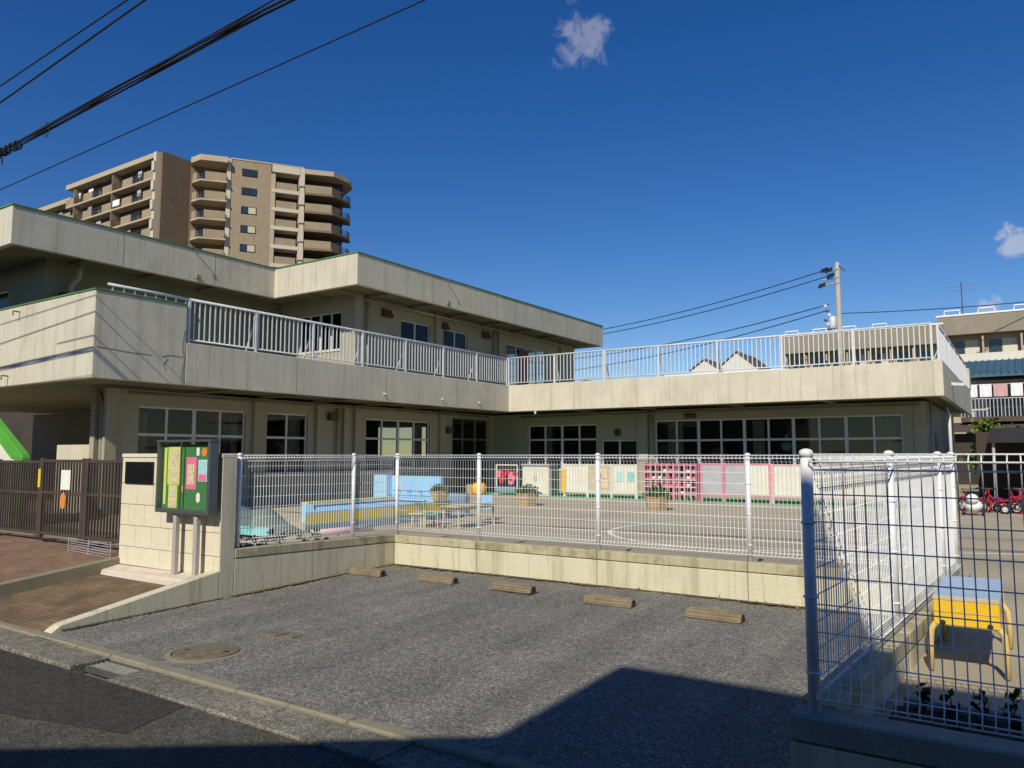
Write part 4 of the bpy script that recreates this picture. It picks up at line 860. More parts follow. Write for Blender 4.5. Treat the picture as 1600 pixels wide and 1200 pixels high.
for k, (x, y, rz) in enumerate(((-1.20, 22.9, 2.4), (-0.72, 22.7, 2.9), (-0.33, 22.9, 0.5), (-0.02, 22.5, 2.5), (0.42, 23.0, 2.7), (-0.55, 23.6, 0.3), (0.1, 23.7, 2.9), (-0.95, 23.5, 1.1), (-0.15, 24.0, 1.8))):
    tricycle(x, y, rz, ['red tricycle half hidden by the far fence post', 'red tricycle just right of the white ride-on toy', 'red tricycle facing right in the middle of the row', 'nearest red tricycle at the right edge of the row', 'red tricycle at the outer right end of the row', 'red tricycle in the second row behind the white ride-on toy', 'red tricycle in the second row at the right edge', 'red tricycle in the second row nearest the far fence post', 'red tricycle in the second row against the shelter post'][k], 'red')
ro = thing('ride_on_toy', 'white rounded ride-on toy in front of the red tricycles', 'ride-on toy', (-1.12, 21.6, G))
MB().ball((-1.12, 21.6, G + 0.22), (0.20, 0.27, 0.16), 16, 10).build('body', 'clothwhite', ro, smooth=True); MB().ball((-1.12, 21.36, G + 0.40), (0.13, 0.12, 0.12), 14, 9).build('head', 'clothwhite', ro, smooth=True)
for s_ in (-1, 1):
    [MB().ball((-1.12 + s_ * 0.11, 21.40, G + 0.51), 0.04, 8, 6).build('ear', 'black', ro, smooth=True)]; wheel((-1.12 + s_ * 0.2, 21.42, G + 0.09), 0.09, (1, 0, 0), ro); wheel((-1.12 + s_ * 0.2, 21.8, G + 0.09), 0.09, (1, 0, 0), ro)
    MB().tube([(-1.12, 21.42, G + 0.52), (-1.12 + s_ * 0.18, 21.45, G + 0.56)], 0.015, 8).build('handle', 'black', ro)

# ------------------------------------------------------------------ yellow and blue play horse near the right fence
yt = thing('play_bench', 'yellow wooden play bench with a sky blue top and curved legs behind the near fence', 'play bench', (-0.37, 6.5, G))
xa, xb, ya, yb2 = -0.60, -0.17, 5.98, 7.0
MB().prism([(xa + 0.05, 0.70), (xb - 0.05, 0.70), (xb - 0.02, 0.72), (xb - 0.02, 0.755), (xa + 0.02, 0.755), (xa + 0.02, 0.72)], 'y', ya + 0.01, yb2).build('top', 'paleblue', yt, bevel=0.006)
box(xa + 0.025, xb - 0.025, ya - 0.004, ya + 0.05, 0.565, 0.745).build('front_board', 'sunyellow', yt, bevel=0.006); box(xa + 0.025, xb - 0.025, yb2 - 0.045, yb2 + 0.006, 0.565, 0.745).build('end_board', 'sunyellow', yt, bevel=0.006)
for x in (xa + 0.03, xb - 0.07): box(x, x + 0.04, ya + 0.055, yb2 - 0.05, 0.58, 0.698).build('side_rail', 'sunyellow', yt, bevel=0.006)
box(xa + 0.022, xb - 0.022, ya - 0.008, ya + 0.012, 0.728, 0.757).build('edge_strip', 'palewood', yt, bevel=0.004); box(xa + 0.03, xb - 0.03, ya - 0.007, ya - 0.003, 0.650, 0.655).build('board_joint', 'wood', yt)
for (y, s_) in ((ya + 0.02, -1), (yb2 - 0.04, 1)):
    for (x, sx) in ((xa + 0.03, -1), (xb - 0.03, 1)):
        MB().tube([(x - sx * 0.07, y, 0.585), (x - sx * 0.005, y, 0.572), (x + sx * 0.022, y, 0.53), (x + sx * 0.03, y, 0.45), (x + sx * 0.032, y + s_ * 0.005, G + 0.01)], [0.016, 0.021, 0.021, 0.019, 0.016], 10).build('leg', 'legyellow', yt, smooth=True)
        MB().ball((x - sx * 0.05, y + s_ * -0.0 - 0.035, 0.585), 0.017, 8, 6).build('bolt', 'rubber', yt, smooth=True)
# soil bed with young plants along the near fence
bed = struct(box(-0.70, 3.0, 4.10, 5.02, G - 0.05, G + 0.015).build('soil_bed', 'soil')); bedk = struct(box(-0.66, 3.0, 5.03, 5.10, G - 0.05, G + 0.06).build('bed_edge', 'concrete', bevel=0.01))
rnd = random.Random(12)
PLB = ['small dark leafy seedling by the fence corner', 'second small seedling from the fence corner in the bed', 'taller three leaved seedling in front of the yellow bench', 'bushy dark seedling right of the tallest one', 'small seedling at the right edge of the picture', 'low seedling near the back edge of the bed', 'thin seedling nearest to the mesh']
for k, (x, y, h) in enumerate(((-0.55, 4.9, 0.16), (-0.42, 4.95, 0.13), (-0.26, 4.85, 0.20), (-0.13, 4.95, 0.18), (0.02, 4.9, 0.22), (-0.05, 4.6, 0.15), (-0.35, 4.55, 0.12))):
    p = thing('seedling', PLB[k], 'plant', (x, y, G + 0.015), 'seedlings in the soil bed')
    MB().tube([(x, y, G), (x + 0.01, y, G + h * 0.6), (x + 0.005, y + 0.01, G + h)], [0.005, 0.004, 0.002], 5).build('stem', 'leafdark', p)
    m = MB()
    for q in range(14): m.leaf((x + rnd.uniform(-0.03, 0.03), y + rnd.uniform(-0.03, 0.03), G + h * rnd.uniform(0.3, 1.02)), 0.06, rnd)
    m.build('foliage', 'leafdark', p)
# weeds under the left fence
for k, (x, y) in enumerate(((-8.75, 6.6), (-8.8, 7.2), (-8.9, 8.0))):
    p = thing('weed', ['leafy weed at the foot of the gate pillar behind the mesh', 'low weed behind the left mesh fence under the blue hem', 'tuft of weed behind the left mesh fence near the corner'][k], 'plant', (x, y, G), 'weeds behind the left fence'); m = MB()
    for q in range(70): m.leaf((x + rnd.gauss(0, 0.12), y + rnd.gauss(0, 0.12), G + rnd.uniform(0.02, 0.34)), 0.10, rnd)
    m.build('foliage', 'leaf', p)
# ------------------------------------------------------------------ wheel stops
def wheel_stop(x, y, rz, label):
    o = MB()
    L_, pr = 0.60, [(-0.095, 0.0), (0.085, 0.0), (0.055, 0.088), (-0.050, 0.088)]
    w_ = thing('wheel_stop', label, 'wheel stop', (x, y, lotz(y)), 'concrete wheel stops in the parking lot')
    z = 0.004
    me = MB().prism([(p[0], p[1]) for p in pr], 'x', -L_ / 2, L_ / 2).mesh('body', 'stopbrown', bevel=0.01)
    b = inst('body', me, w_, (x, y, lotz(y) + z), rz)
    for k in (-0.030, 0.0, 0.030):
        inst('rib', box(-L_ / 2 + 0.03, L_ / 2 - 0.03, -0.006, 0.006, 0, 0.012).mesh('rib', 'stopbrown', bevel=0.003), w_, (x, y + k, lotz(y) + z + 0.086), rz)
    for k in range(2): inst('rib', box(-L_ / 2 + 0.03, L_ / 2 - 0.03, -0.006, 0.006, 0, 0.010).mesh('rib', 'stopbrown', bevel=0.003), w_, (x, y - 0.084 + 0.019 * k, lotz(y) + z + 0.022 + 0.034 * k), rz)
    inst('end_socket', box(0, 0.006, -0.03, 0.03, 0.02, 0.075).mesh('end_socket', 'black'), w_, (x + L_ / 2 - 0.002, y, lotz(y) + z), rz)
for k, (x, y, rz) in enumerate(((-7.92, 8.15, 0.02), (-6.68, 8.22, -0.03), (-5.46, 8.22, -0.03), (-4.06, 8.10, 0.02), (-2.80, 8.02, -0.01))):
    wheel_stop(x, y, rz, ['brown concrete wheel stop nearest the left corner of the lot', 'second brown wheel stop from the left corner', 'middle one of the five brown wheel stops', 'fourth brown wheel stop from the left corner', 'rightmost brown wheel stop nearest the tall white post'][k])

# ================================================================== APARTMENT BLOCK
ap = thing('apartment_building', 'tall tan apartment block with balconies behind the school', 'building', (-100, 68, 0))
FH = 2.9; NF = 7
def apt_row(xf, x0, x1, yf, ztop, nf, seed):
    rnd = random.Random(seed)
    box(x0, x1, yf + 1.5, yf + 12, 0, ztop - 0.4).build('wall', 'aptdark', ap)  # wall coloured dark to deepen the shadow gaps between the balconies
    box(x0 - 0.1, x1, yf - 0.05, yf + 12.1, ztop - 0.75, ztop).build('roof', 'tanlight', ap)
    for k in range(nf):
        z = ztop - 3.65 - k * FH
        sl2 = box(x0, x1, yf, yf + 1.5, z - 0.28, z).build('balcony', 'tanlight', ap)
        x = x1; i = 0
        while x > x0 + 1:
            w_ = 2.7 if i % 2 == 0 else 3.0
            xa_ = max(x0, x - w_)
            if i % 2 == 0: box(xa_ + 0.02, x - 0.02, yf, yf + 0.15, z, z + 1.15).build('parapet', 'tan', sl2)
            else:
                for q in range(8): box(xa_ + 0.15 + q * 0.36, xa_ + 0.20 + q * 0.36, yf + 0.05, yf + 0.10, z, z + 1.05).build('bar', 'aptdark', sl2)
                box(xa_, x, yf + 0.04, yf + 0.11, z + 1.05, z + 1.12).build('rail', 'aptdark', sl2)
            wn = box(xa_ + 0.4, x - 0.4, yf + 1.42, yf + 1.50, z + 0.05, z + 2.1).build('window', 'aptwhite', ap); box(xa_ + 0.48, (xa_ + x) / 2 - 0.03, yf + 1.39, yf + 1.42, z + 0.1, z + 2.05).build('pane', 'aptglass', wn); box((xa_ + x) / 2 + 0.03, x - 0.48, yf + 1.39, yf + 1.42, z + 0.1, z + 2.05).build('pane', 'aptglass', wn)
            if i % 4 == 3: box(xa_ - 0.06, xa_ + 0.06, yf + 0.02, yf + 1.5, z, z + 2.6).build('divider', 'tan', ap)
            if rnd.random() < 0.4: box(xa_ + 0.3, xa_ + 1.1, yf + 1.1, yf + 1.38, z + 0.02, z + 0.62).build('cooling_unit', 'aptwhite', ap)
            if rnd.random() < 0.3: box(xa_ + 0.6, xa_ + 0.6 + rnd.uniform(0.5, 1.6), yf + 0.5, yf + 0.53, z + 1.0, z + 1.9).build('washing', rnd.choice(['clothwhite', 'clothpink', 'bluegrey', 'panelgrey']), ap)
            if k == 1 and i == 3: box(xa_ + 0.5, x - 0.6, yf - 0.02, yf + 0.03, z + 0.3, z + 1.25).build('bedding', 'clothwhite', sl2)
            x = xa_; i += 1
apt_row(None, -129.5, -104.2, 61.75, 45.85, NF, 1)
apt_row(None, -165, -129.6, 62.6, 44.2, NF, 2)
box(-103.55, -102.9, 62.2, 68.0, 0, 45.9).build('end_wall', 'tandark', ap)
for k in range(14): box(-104.2, -103.56, 61.6 - (0.28 if k % 2 else 0.0), 62.6, 45.85 - (k + 1) * 1.45, 45.85 - k * 1.45 - 0.005).build('corner_pier', 'aptwhite', ap)
ang = math.atan2(0.83, 0.56)
XF = Matrix.Translation((-97.1, 69.67, 0)) @ Matrix.Rotation(ang, 4, 'Z')
def A(name, mt, *bb, parent=None): return MB(XF).box(*bb).build(name, mt, parent or ap)
ZT = 45.9
A('wall', 'tan', 0, 5.75, 0, 10, 0, ZT); A('roof', 'tanlight', -0.1, 10.6, -0.08, 10, ZT + 0.005, ZT + 0.22)
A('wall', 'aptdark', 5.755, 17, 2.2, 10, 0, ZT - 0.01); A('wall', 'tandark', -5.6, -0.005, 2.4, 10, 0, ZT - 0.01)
for k in range(14): A('corner_pier', 'aptwhite', -0.45 - (0.16 if k % 2 else 0), -0.008, -0.12, 2.3, ZT - (k + 1) * 1.45, ZT - k * 1.45 - 0.005)
A('lintel', 'aptwhite', 5.9, 10.0, -0.10, 2.19, ZT - 1.1, ZT - 0.02)
for k in range(NF):
    z = ZT - 3.75 - k * FH
    wn = A('window', 'black', 1.55, 3.75, -0.05, 0.05, z + 1.35, z + 2.5); A('pane', 'aptglass', 1.65, 2.55, -0.07, -0.05, z + 1.45, z + 2.4, parent=wn); A('pane', 'aptwhite' if k > 1 else 'aptglass', 2.6, 3.65, -0.07, -0.05, z + 1.45, z + 2.4, parent=wn)
    # recessed balcony stack
    b = A('balcony', 'aptwhite', 5.8, 10.0, -0.12, 2.19, z - 0.55, z); A('parapet', 'tan', 6.5, 9.6, 0.1, 0.25, z, z + 1.15, parent=b); A('pane', 'aptglass', 6.4, 9.2, 2.12, 2.19, z + 0.1, z + 2.1, parent=b)
    A('cheek', 'tanlight', 5.76, 6.4, -0.06, 2.18, z, z + FH - 0.56)
    # rounded bay balconies on the left
    poly = [(-5.4, 1.2), (-4.2, -0.6), (-0.55, -0.9), (-0.55, 2.39), (-5.4, 2.39)]
    b = MB(XF).prism(poly, 'z', z - 0.3, z - 0.05).build('balcony', 'tanlight', ap)
    MB(XF).prism([(-3.6, -0.7), (-0.7, -0.85), (-0.7, -0.7), (-3.6, -0.55)], 'z', z - 0.045, z + 1.15).build('parapet', 'tan', b); MB(XF).prism([(-5.3, 1.2), (-4.7, 0.35), (-4.6, 0.45), (-5.2, 1.3)], 'z', z - 0.045, z + 1.15).build('parapet', 'tan', b)
    for q in range(5): t = q / 4; MB(XF).tube([(-4.6 + 0.9 * t, 0.3 - 0.95 * t, z), (-4.6 + 0.9 * t, 0.3 - 0.95 * t, z + 1.1)], 0.03, 4).build('bar', 'steel', b)
    A('pane', 'aptglass', -4.4, -1.4, 2.34, 2.395, z + 0.1, z + 2.1)
    # right corner balconies wrapping the end
    poly = [(10.75, -0.5), (15.0, -0.9), (17.6, 1.2), (18.6, 3.8), (17.2, 3.8), (17.0, 2.19), (10.75, 2.19)]
    b = MB(XF).prism(poly, 'z', z - 0.45, z - 0.1).build('balcony', 'tandark', ap)
    MB(XF).prism([(10.8, -0.48), (14.8, -0.86), (14.8, -0.70), (10.8, -0.32)], 'z', z - 0.095, z + 1.1).build('parapet', 'tan', b); MB(XF).prism([(17.9, 2.2), (18.5, 3.7), (18.35, 3.75), (17.75, 2.2)], 'z', z - 0.095, z + 1.1).build('parapet', 'tan', b)
    MB(XF).prism([(14.82, -0.86), (16.2, 0.2), (16.2, 0.3), (14.82, -0.70)], 'z', z - 0.095, z + 1.0).build('parapet', 'tandark', b)
    for q in range(8): t = q / 7; MB(XF).tube([(16.3 + 1.4 * t, 0.25 + 1.8 * t, z - 0.09), (16.3 + 1.4 * t, 0.25 + 1.8 * t, z + 1.0)], 0.035, 4).build('bar', 'steel', b)
    A('pane', 'aptglass', 11.6, 14.0, 2.13, 2.195, z + 0.1, z + 2.1); A('pane', 'aptglass', 14.8, 16.6, 2.13, 2.195, z + 0.1, z + 2.1)
for k in range(14): A('corner_pier', 'aptwhite', 10.05 - (0.14 if k % 2 else 0), 10.7, -0.2 - (0.2 if k % 2 else 0), 2.195, ZT - 0.02 - (k + 1) * 1.45, ZT - 0.02 - k * 1.45 - 0.005)
MB(XF).prism([(10.75, -0.6), (15.0, -1.0), (17.8, 1.1), (18.8, 3.9), (18.0, 8), (10.75, 8)], 'z', ZT - 0.95, ZT - 0.2).build('roof', 'tanlight', ap)
MB(XF).prism([(-5.6, 1.2), (-4.3, -0.8), (-0.5, -1.1), (-0.5, 8), (-5.6, 8)], 'z', ZT - 1.0, ZT - 0.15).build('roof', 'tanlight', ap)
for (x, y) in ((-103.2, 64.0), (-103.0, 65.2)): MB().tube([(x, y, 45.8), (x, y, 48)], 0.05, 4).build('aerial', 'steel', ap)

# ================================================================== HOUSES BEHIND THE TERRACE
def rowhouse(label, x0, x1, y, zt, mt, roof, nwin, depth=10, seed=1, base=0):
    h = thing('row_house', label, 'building', ((x0 + x1) / 2, y + depth / 2, 0)); rnd = random.Random(seed)
    box(x0, x1, y, y + depth, 0, zt - 1.4).build('wall', mt, h); box(x0 - 0.5, x1 + 0.5, y - 1.2, y + depth + 0.5, zt - 1.4, zt).build('roof', roof, h)
    box(x0 - 0.55, x1 + 0.55, y - 1.25, y - 1.0, zt, zt + 0.12).build('gutter', 'clothwhite', h)
    w_ = (x1 - x0) / nwin
    for fl in range(2):
        z = zt - 3.6 - fl * 2.8
        box(x0, x1, y - 1.0, y - 0.9, z - 0.25, z + 0.75).build('balcony_front', 'housebeige' if fl else 'houseWhite', h)
        for i in range(nwin):
            wn = box(x0 + i * w_ + 0.25, x0 + (i + 1) * w_ - 0.25, y - 0.06, y, z, z + 1.9).build('window', 'aptwhite', h)
            box(x0 + i * w_ + 0.32, x0 + (i + 0.5) * w_ - 0.03, y - 0.09, y - 0.06, z + 0.05, z + 1.85).build('pane', 'aptglass', wn); box(x0 + (i + 0.5) * w_ + 0.03, x0 + (i + 1) * w_ - 0.32, y - 0.09, y - 0.06, z + 0.05, z + 1.85).build('pane', 'aptglass' if rnd.random() < 0.6 else 'curtain', wn)
            box(x0 + i * w_ - 0.06, x0 + i * w_ + 0.06, y - 0.95, y, z - 0.2, z + 2.1).build('divider', 'housebeige', h)
    for i in range(int((x1 - x0) / 2.2)):
        x = x0 + i * 2.2
        MB().tube([(x, y - 1.0, zt + 0.1), (x, y - 1.0, zt + 0.45), (x + 1.0, y - 1.0, zt + 0.45), (x + 1.0, y - 1.0, zt + 0.1)], 0.06, 5).build('snow_guard', 'clothwhite', h)
    return h
rowhouse('long two storey row house with grey eaves behind the roof terrace railing', -16.1, -5.2, 66.0, 11.35, 'housebeige', 'roofgrey', 7, seed=3)
rowhouse('row house with a wide grey roof and balconies at the right edge', -4.6, 12, 66.5, 11.95, 'housebeige', 'roofgrey', 7, seed=5)
def gable(label, x0, x1, y, ze, zr, depth, mt, roof):
    h = thing('gable_house', label, 'house', ((x0 + x1) / 2, y + depth / 2, 0)); xm = (x0 + x1) / 2
    MB().prism([(x0, 0), (x1, 0), (x1, ze), (xm, zr), (x0, ze)], 'y', y, y + depth).build('wall', mt, h)
    s_ = (zr - ze) / (xm - x0)
    for sg, xe in ((-1, x0 - 0.15), (1, x1 + 0.15)):
        MB().prism([(xm, zr + 0.02), (xm, zr + 0.12), (xe, zr + 0.12 - s_ * abs(xe - xm)), (xe, zr + 0.02 - s_ * abs(xe - xm))], 'y', y - 0.12, y + depth + 0.5).build('roof', roof, h)
    wn = box(xm - 0.6, xm + 0.6, y - 0.05, y, ze - 1.6, ze - 0.5).build('window', 'aptwhite', h); box(xm - 0.52, xm + 0.52, y - 0.08, y - 0.05, ze - 1.52, ze - 0.58).build('pane', 'aptglass', wn)
    return h
gable('white house gable with a dark roof rim seen through the terrace railing', -20.0, -16.7, 59.0, 8.25, 9.6, 4.5, 'houseWhite', 'rooftile')
gable('lower white house gable left of the taller one behind the railing', -21.75, -19.6, 58.3, 8.35, 9.1, 4, 'houseWhite', 'rooftile')
gable('house with a wide dark tiled roof at the left behind the railing', -36, -22.8, 55.0, 6.8, 7.6, 8, 'housebeige', 'rooftile')
lw = thing('roof_wall', 'low white rooftop wall behind the terrace railing', 'wall', (-15, 52, 0)); box(-21.3, -12.9, 52, 52.3, 0, 7.25).build('wall', 'houseWhite', lw); box(-21.4, -12.8, 51.9, 52.4, 7.25, 7.37).build('cap', 'clothwhite', lw)
# blue roofed house with washing at the right
bh = thing('blue_roof_house', 'house with a blue tiled roof and a washing balcony at the right edge', 'house', (1.5, 50, 0))
box(-2.6, 7, 47.5, 56, 0, 5.6).build('wall', 'houseWhite', bh)
MB().prism([(45.6, 5.62), (49.6, 6.72), (49.6, 6.86), (45.6, 5.78)], 'x', -3.1, 7.6).build('roof', 'roofblue', bh)
for k in range(34): MB().tube([(-3.0 + k * 0.31, 45.55, 5.80), (-3.0 + k * 0.31, 49.55, 6.87)], 0.05, 5, True).build('roof_rib', 'roofblue', bh)
MB().prism([(49.6, 6.86), (56.5, 5.9), (56.5, 5.75), (49.6, 6.7)], 'x', -3.1, 7.6).build('roof', 'roofblue', bh)
box(-2.7, 7, 45.7, 47.5, 3.35, 3.5).build('balcony_floor', 'eavebrown', bh); box(-2.7, 7, 45.7, 45.75, 3.5, 3.6).build('balcony_edge', 'eavebrown', bh)
for k in range(60): box(-2.7 + k * 0.16, -2.66 + k * 0.16, 45.72, 45.75, 3.6, 4.5).build('baluster', 'panelgrey', bh)
MB().tube([(-2.7, 45.73, 4.52), (7, 45.73, 4.52)], 0.03, 6).build('balcony_rail', 'panelgrey', bh); MB().tube([(-2.7, 45.9, 5.25), (7, 45.9, 5.25)], 0.02, 6).build('washing_pole', 'alu', bh)
MB().prism([(42.6, 2.75), (47.5, 3.3), (47.5, 3.38), (42.6, 2.86)], 'x', -3.6, 7).build('lower_roof', 'eavebrown', bh); box(-3.0, 7, 43.2, 47.4, 0, 2.7).build('lower_wall', 'aptdark', bh)
wn = box(-1.6, 2.6, 47.44, 47.5, 3.6, 5.4).build('window', 'aptwhite', bh); box(-1.5, 2.5, 47.40, 47.44, 3.7, 5.3).build('pane', 'aptglass', wn)
LB = ['white sheet hung leftmost on the balcony', 'second white sheet from the left on the balcony', 'pinkish towel on the balcony washing pole', 'white sheet right of the pinkish towel', 'white sheet hung at the right end of the pole']
for k, (x, mt, wd) in enumerate(((-2.45, 'clothwhite', 0.52), (-1.82, 'clothwhite', 0.52), (-1.22, 'clothpink', 0.60), (-0.48, 'clothwhite', 0.50), (0.3, 'clothwhite', 0.6))):
    m = MB()
    for i in range(9):
        for z in (5.27, 4.62): m.v.append((x + wd * i / 8, 45.86 + 0.03 * math.sin(i * 1.4) * (5.3 - z), z))
    for i in range(8): m.f.append([2 * i, 2 * i + 2, 2 * i + 3, 2 * i + 1])
    for i in range(9):
        for z in (5.27, 4.70): m.v.append((x + wd * i / 8, 45.95 + 0.03 * math.sin(i * 1.1) * (5.3 - z), z))
    for i in range(8): m.f.append([18 + 2 * i, 18 + 2 * i + 2, 18 + 2 * i + 3, 18 + 2 * i + 1])
    for i in range(8): m.f.append([2 * i, 2 * i + 2, 18 + 2 * i + 2, 18 + 2 * i])
    tag(m.build('laundry', mt), LB[k], 'laundry', 'washing on the balcony')
# bicycle shelter and beige wall behind the tricycles
bs = thing('shelter', 'dark lean-to shelter behind the tricycles', 'shelter', (0.6, 26.5, G))
MB().prism([(25.0, 2.02), (28.5, 2.45), (28.5, 2.53), (25.0, 2.10)], 'x', -0.9, 5).build('roof', 'roofdark', bs)
for x in (-0.75, 0.55, 2.2): MB().tube([(x, 25.2, G), (x, 25.2, 2.05)], 0.04, 8).build('post', 'panelgrey', bs)
box(-1.3, 5, 28.4, 28.5, G, 2.4).build('back_wall', 'aptdark', bs)
tag(box(0.05, 3.0, 24.2, 24.5, G, 2.0).build('beige_wall', 'housebeige', bevel=0.02), 'beige rendered wall at the right edge behind the tricycles', 'wall')

# ------------------------------------------------------------------ trees
def tree(label, x, y, h, cr, ch, n, seed, mt, ls=0.25, zg=G):
    rnd = random.Random(seed); t = thing('broadleaf_tree', label, 'tree', (x, y, zg), 'trees at the right behind the school')
    m = MB().tube([(x, y, zg), (x + 0.08, y, zg + h * 0.35), (x - 0.05, y + 0.1, zg + h * 0.75)], [0.16, 0.11, 0.04], 8)
    cl = []
    for k in range(16):
        a = rnd.uniform(0, 6.28); r = cr * math.sqrt(rnd.random()) * 0.85; z = zg + h - ch * rnd.random()
        c = Vector((x + r * math.cos(a), y + r * math.sin(a), z)); cl.append(c)
        m.tube([(x, y, zg + h * rnd.uniform(0.3, 0.6)), ((x + c.x) / 2, (y + c.y) / 2, (zg + h * 0.45 + c.z) / 2), c], [0.05, 0.03, 0.012], 5)
    m.build('trunk', 'bark', t, smooth=True)
    f = MB()
    for k in range(n):
        c = rnd.choice(cl); v = Vector((rnd.gauss(0, 1), rnd.gauss(0, 1), rnd.gauss(0, 0.7))) * cr * 0.24
        f.leaf(c + v, ls, rnd)
    f.build('crown', mt, t); return t
tree('bright green leafy tree beside the right end of the school', -1.05, 32.5, 2.35, 0.75, 1.5, 2000, 5, 'leafyellow', 0.17)
tree('darker bushy tree behind the shelter at the right', 0.7, 34.5, 2.0, 1.4, 1.3, 2400, 8, 'leaf', 0.2)
tree('dark shrub low behind the tricycles', -0.3, 29.3, 2.1, 0.9, 1.5, 1500, 11, 'leafdark', 0.18)

# ================================================================== POLE AND CABLES
up = thing('utility_pole', 'concrete utility pole with cross arms behind the roof terrace', 'utility pole', (-10.6, 57.9, 0))
MB().tube([(-10.6, 57.9, 0), (-10.6, 57.9, 15.4)], [0.22, 0.15], 12).build('pole', 'poleconc', up, smooth=True)
for (z, x0, x1) in ((14.9, -11.7, -10.5), (14.3, -11.6, -10.5), (13.9, -11.9, -10.5)): MB().tube([(x0, 57.75, z - 0.1), (x1, 57.75, z)], 0.05, 6).build('cross_arm', 'poleconc', up)
for (x, z) in ((-11.4, 14.95), (-11.0, 14.5), (-11.6, 13.85), (-11.1, 14.9)):
    MB().hexa([(x - 0.28, 57.5, z - 0.22), (x + 0.20, 57.5, z - 0.10), (x + 0.20, 57.8, z - 0.10), (x - 0.28, 57.8, z - 0.22)], [(x - 0.2, 57.5, z + 0.02), (x + 0.22, 57.5, z + 0.12), (x + 0.22, 57.8, z + 0.12), (x - 0.2, 57.8, z + 0.02)]).build('insulator', 'black', up)
MB().tube([(-10.6, 57.9, 15.3), (-10.1, 57.8, 14.7)], 0.06, 6).build('strut', 'steel', up)
for k in range(6): MB().lathe((-11.2 - 0.12 * (k % 3), 57.6, 10.5 + k * 0.33), [(0.10, 0), (0.14, 0.1), (0.10, 0.22)], 8).build('bracket', 'alu' if k % 2 else 'steel', up)
MB().lathe((-11.0, 57.7, 10.6), [(0.2, 0), (0.25, 0.1), (0.25, 0.8), (0.15, 0.9)], 10).build('transformer', 'alu', up, smooth=True)
def cable(name, label, p, q, r, sag, mt='cable', n=24, group=None):
    P, Q = Vector(p), Vector(q); pts = []
    for i in range(n + 1):
        t = i / n; v = P.lerp(Q, t); v.z -= sag * 4 * t * (1 - t); pts.append(v)
    return tag(MB().tube(pts, r, 6).build(name, mt, smooth=True), label, 'cable', group)
for k, (zp, zq, lb) in enumerate(((14.95, 13.6, 'uppermost thin wire from the far pole over the terrace'), (14.45, 13.2, 'second thin wire from the far pole'), (12.4, 11.2, 'third thin wire from the far pole, well below the pole top'), (12.0, 9.4, 'lowest thin wire from the far pole'))):
    cable('far_wire', lb, (-11.2, 57.7, zp), (-60, 75, zq + 2.0), 0.035, 1.6, group='thin wires from the far pole')
cable('far_wire', 'thin wire running right from the far pole to the edge', (-10.6, 57.9, 11.7), (20, 75, 15.5), 0.03, 0.8, group='thin wires from the far pole')
an = thing('tv_aerial', 'thin rooftop television aerial above the right row house', 'aerial', (-3.6, 69, 11.9))
MB().tube([(-3.6, 69, 11.9), (-3.6, 69, 15.2)], 0.05, 5).build('mast', 'steel', an)
for z in (14.9, 14.5): MB().tube([(-5.0 if z > 14.7 else -4.3, 69, z), (-2.6, 69, z)], 0.03, 4).build('element', 'steel', an)
YC = 5.35
def cz(y, k): return 1.70 + k * y
def street_cable(label, k0, sl_, r):
    pts = [(x, YC, 1.70 + (k0 + sl_ * (x + 13.4)) * YC) for x in range(-45, 21, 5)]
    tag(MB().tube(pts, r, 6).build('overhead_cable', 'cable', smooth=True), label, 'cable', 'overhead cables above the street')
street_cable('thin lone overhead cable lowest in the sky at left', 0.780, 0.0034, 0.008)
street_cable('topmost overhead cable in the upper left corner', 1.114, 0.0100, 0.011)
street_cable('second overhead cable just below the topmost one', 1.060, 0.0155, 0.014)
bd = thing('cable_bundle', 'thick bundle of black overhead cables crossing the upper left sky', 'cable', (-10, YC, 6.5))
rnd = random.Random(21)
for k in range(6):
    pts = []
    for i in range(61):
        x = -45 + 60 * i / 60; zc = 1.70 + (0.893 + 0.0074 * (x + 13.4)) * YC
        sp = 0.035 + 0.05 * max(0, min(1, (x + 11) / 6)) * (0.6 + 0.4 * math.sin(x))
        a = k * 1.05 + x * 0.35
        pts.append((x, YC + sp * math.cos(a), zc + sp * math.sin(a)))
    MB().tube(pts, [0.016, 0.014, 0.012, 0.010, 0.008, 0.007][k], 6).build('strand', 'cable', bd, smooth=True)
xq = -13.0; zq = 1.70 + (0.893 + 0.0074 * (xq + 13.4)) * YC
for k in range(5): MB().torus((xq - 0.5 + 0.17 * k + 0.03 * (k % 2), YC, zq), (1, 0.3 * (k % 3) - 0.3, 0.1), 0.062, 0.014, 10, 5).build('tie', 'cable', bd)
MB().tube([(xq - 0.3, YC, zq + 0.03), (xq - 1.2, YC - 0.05, zq + 0.28), (xq - 4, YC - 0.4, zq + 0.45)], 0.014, 6).build('strand', 'cable', bd)
MB().tube([(xq - 0.5, YC, zq), (xq - 0.48, YC, zq - 0.30)], 0.012, 5).build('tail', 'cable', bd); MB().tube([(xq - 0.35, YC, zq), (xq - 0.30, YC, zq - 0.20)], 0.012, 5).build('tail', 'cable', bd)
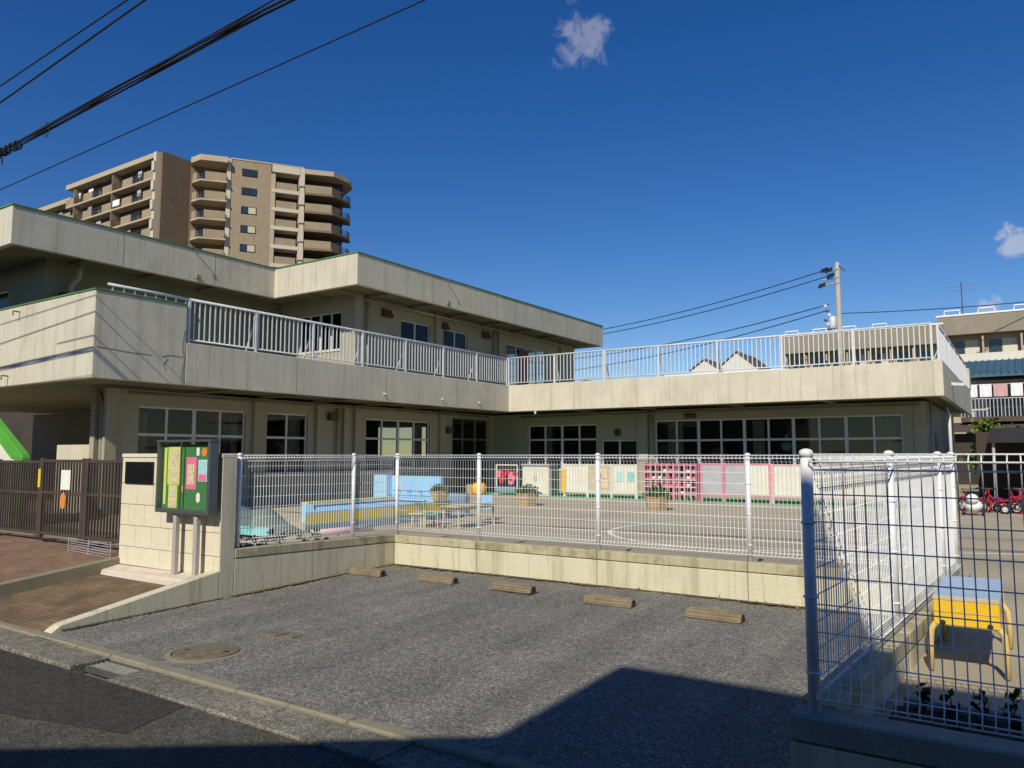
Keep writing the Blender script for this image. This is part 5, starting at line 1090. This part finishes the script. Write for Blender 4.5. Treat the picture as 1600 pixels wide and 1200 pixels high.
for c0 in (1.1,): MB().torus((xq + c0, YC, zq + 0.03), (0.2, 1, 0), 0.11, 0.006, 18, 5).build('loop', 'cable', bd)

# ================================================================== HOUSE ACROSS THE STREET (behind the camera; throws the foreground shadow)
hs = thing('house_across_street', 'house across the street behind the viewer that shades the foreground', 'house', (2, -6, -0.13))
box(-0.92, 9, -9, -3.0, -0.3, 7.11).build('wall', 'housebeige', hs); box(-0.93, 9.1, -9.1, -2.99, 7.11, 7.14).build('roof', 'rooftile', hs)
MB().prism([(-0.93, -0.3), (-0.93, 5.80), (-6.7, 2.83), (-6.7, -0.3)], 'y', -9, -3.05).build('wing_wall', 'housebeige', hs); MB().prism([(-0.93, 5.81), (-0.93, 5.87), (-7.2, 2.64), (-7.2, 2.57)], 'y', -9.2, -3.0).build('wing_roof', 'rooftile', hs)
for (x, z) in ((1, 1), (4, 1), (1, 4.2), (4, 4.2)):
    wn = box(x, x + 1.7, -3.0, -2.94, z, z + 1.2).build('window', 'alu', hs); box(x + 0.06, x + 0.82, -2.94, -2.92, z + 0.06, z + 1.14).build('pane', 'aptglass', wn); box(x + 0.88, x + 1.64, -2.94, -2.92, z + 0.06, z + 1.14).build('pane', 'aptglass', wn)

for lb, xa, xb, zt in (('added unseen house to the right behind the viewer that blocks sky light', 9.6, 30, 7.0), ('added unseen house to the left behind the viewer that blocks sky light', -40, -14, 5.6)):
    h = thing('house_across_street', lb, 'house', ((xa + xb) / 2, -6, -0.13))  # unseen houses added to cut the blue sky light on the foreground
    box(xa, xb, -10, -3.4, -0.3, zt - 0.6).build('wall', 'housebeige', h); MB().prism([(-3.0, zt - 0.62), (-3.0, zt - 0.5), (-6.7, zt + 1.2), (-10.4, zt - 0.5), (-10.4, zt - 0.62)], 'x', xa - 0.3, xb + 0.3).build('roof', 'rooftile', h)
    for k in range(4):
        x = xa + 1.5 + k * (xb - xa) / 4; wn = box(x, x + 1.8, -3.4, -3.34, 1.0, 2.2).build('window', 'alu', h); box(x + 0.06, x + 1.74, -3.34, -3.32, 1.06, 2.14).build('pane', 'aptglass', wn)
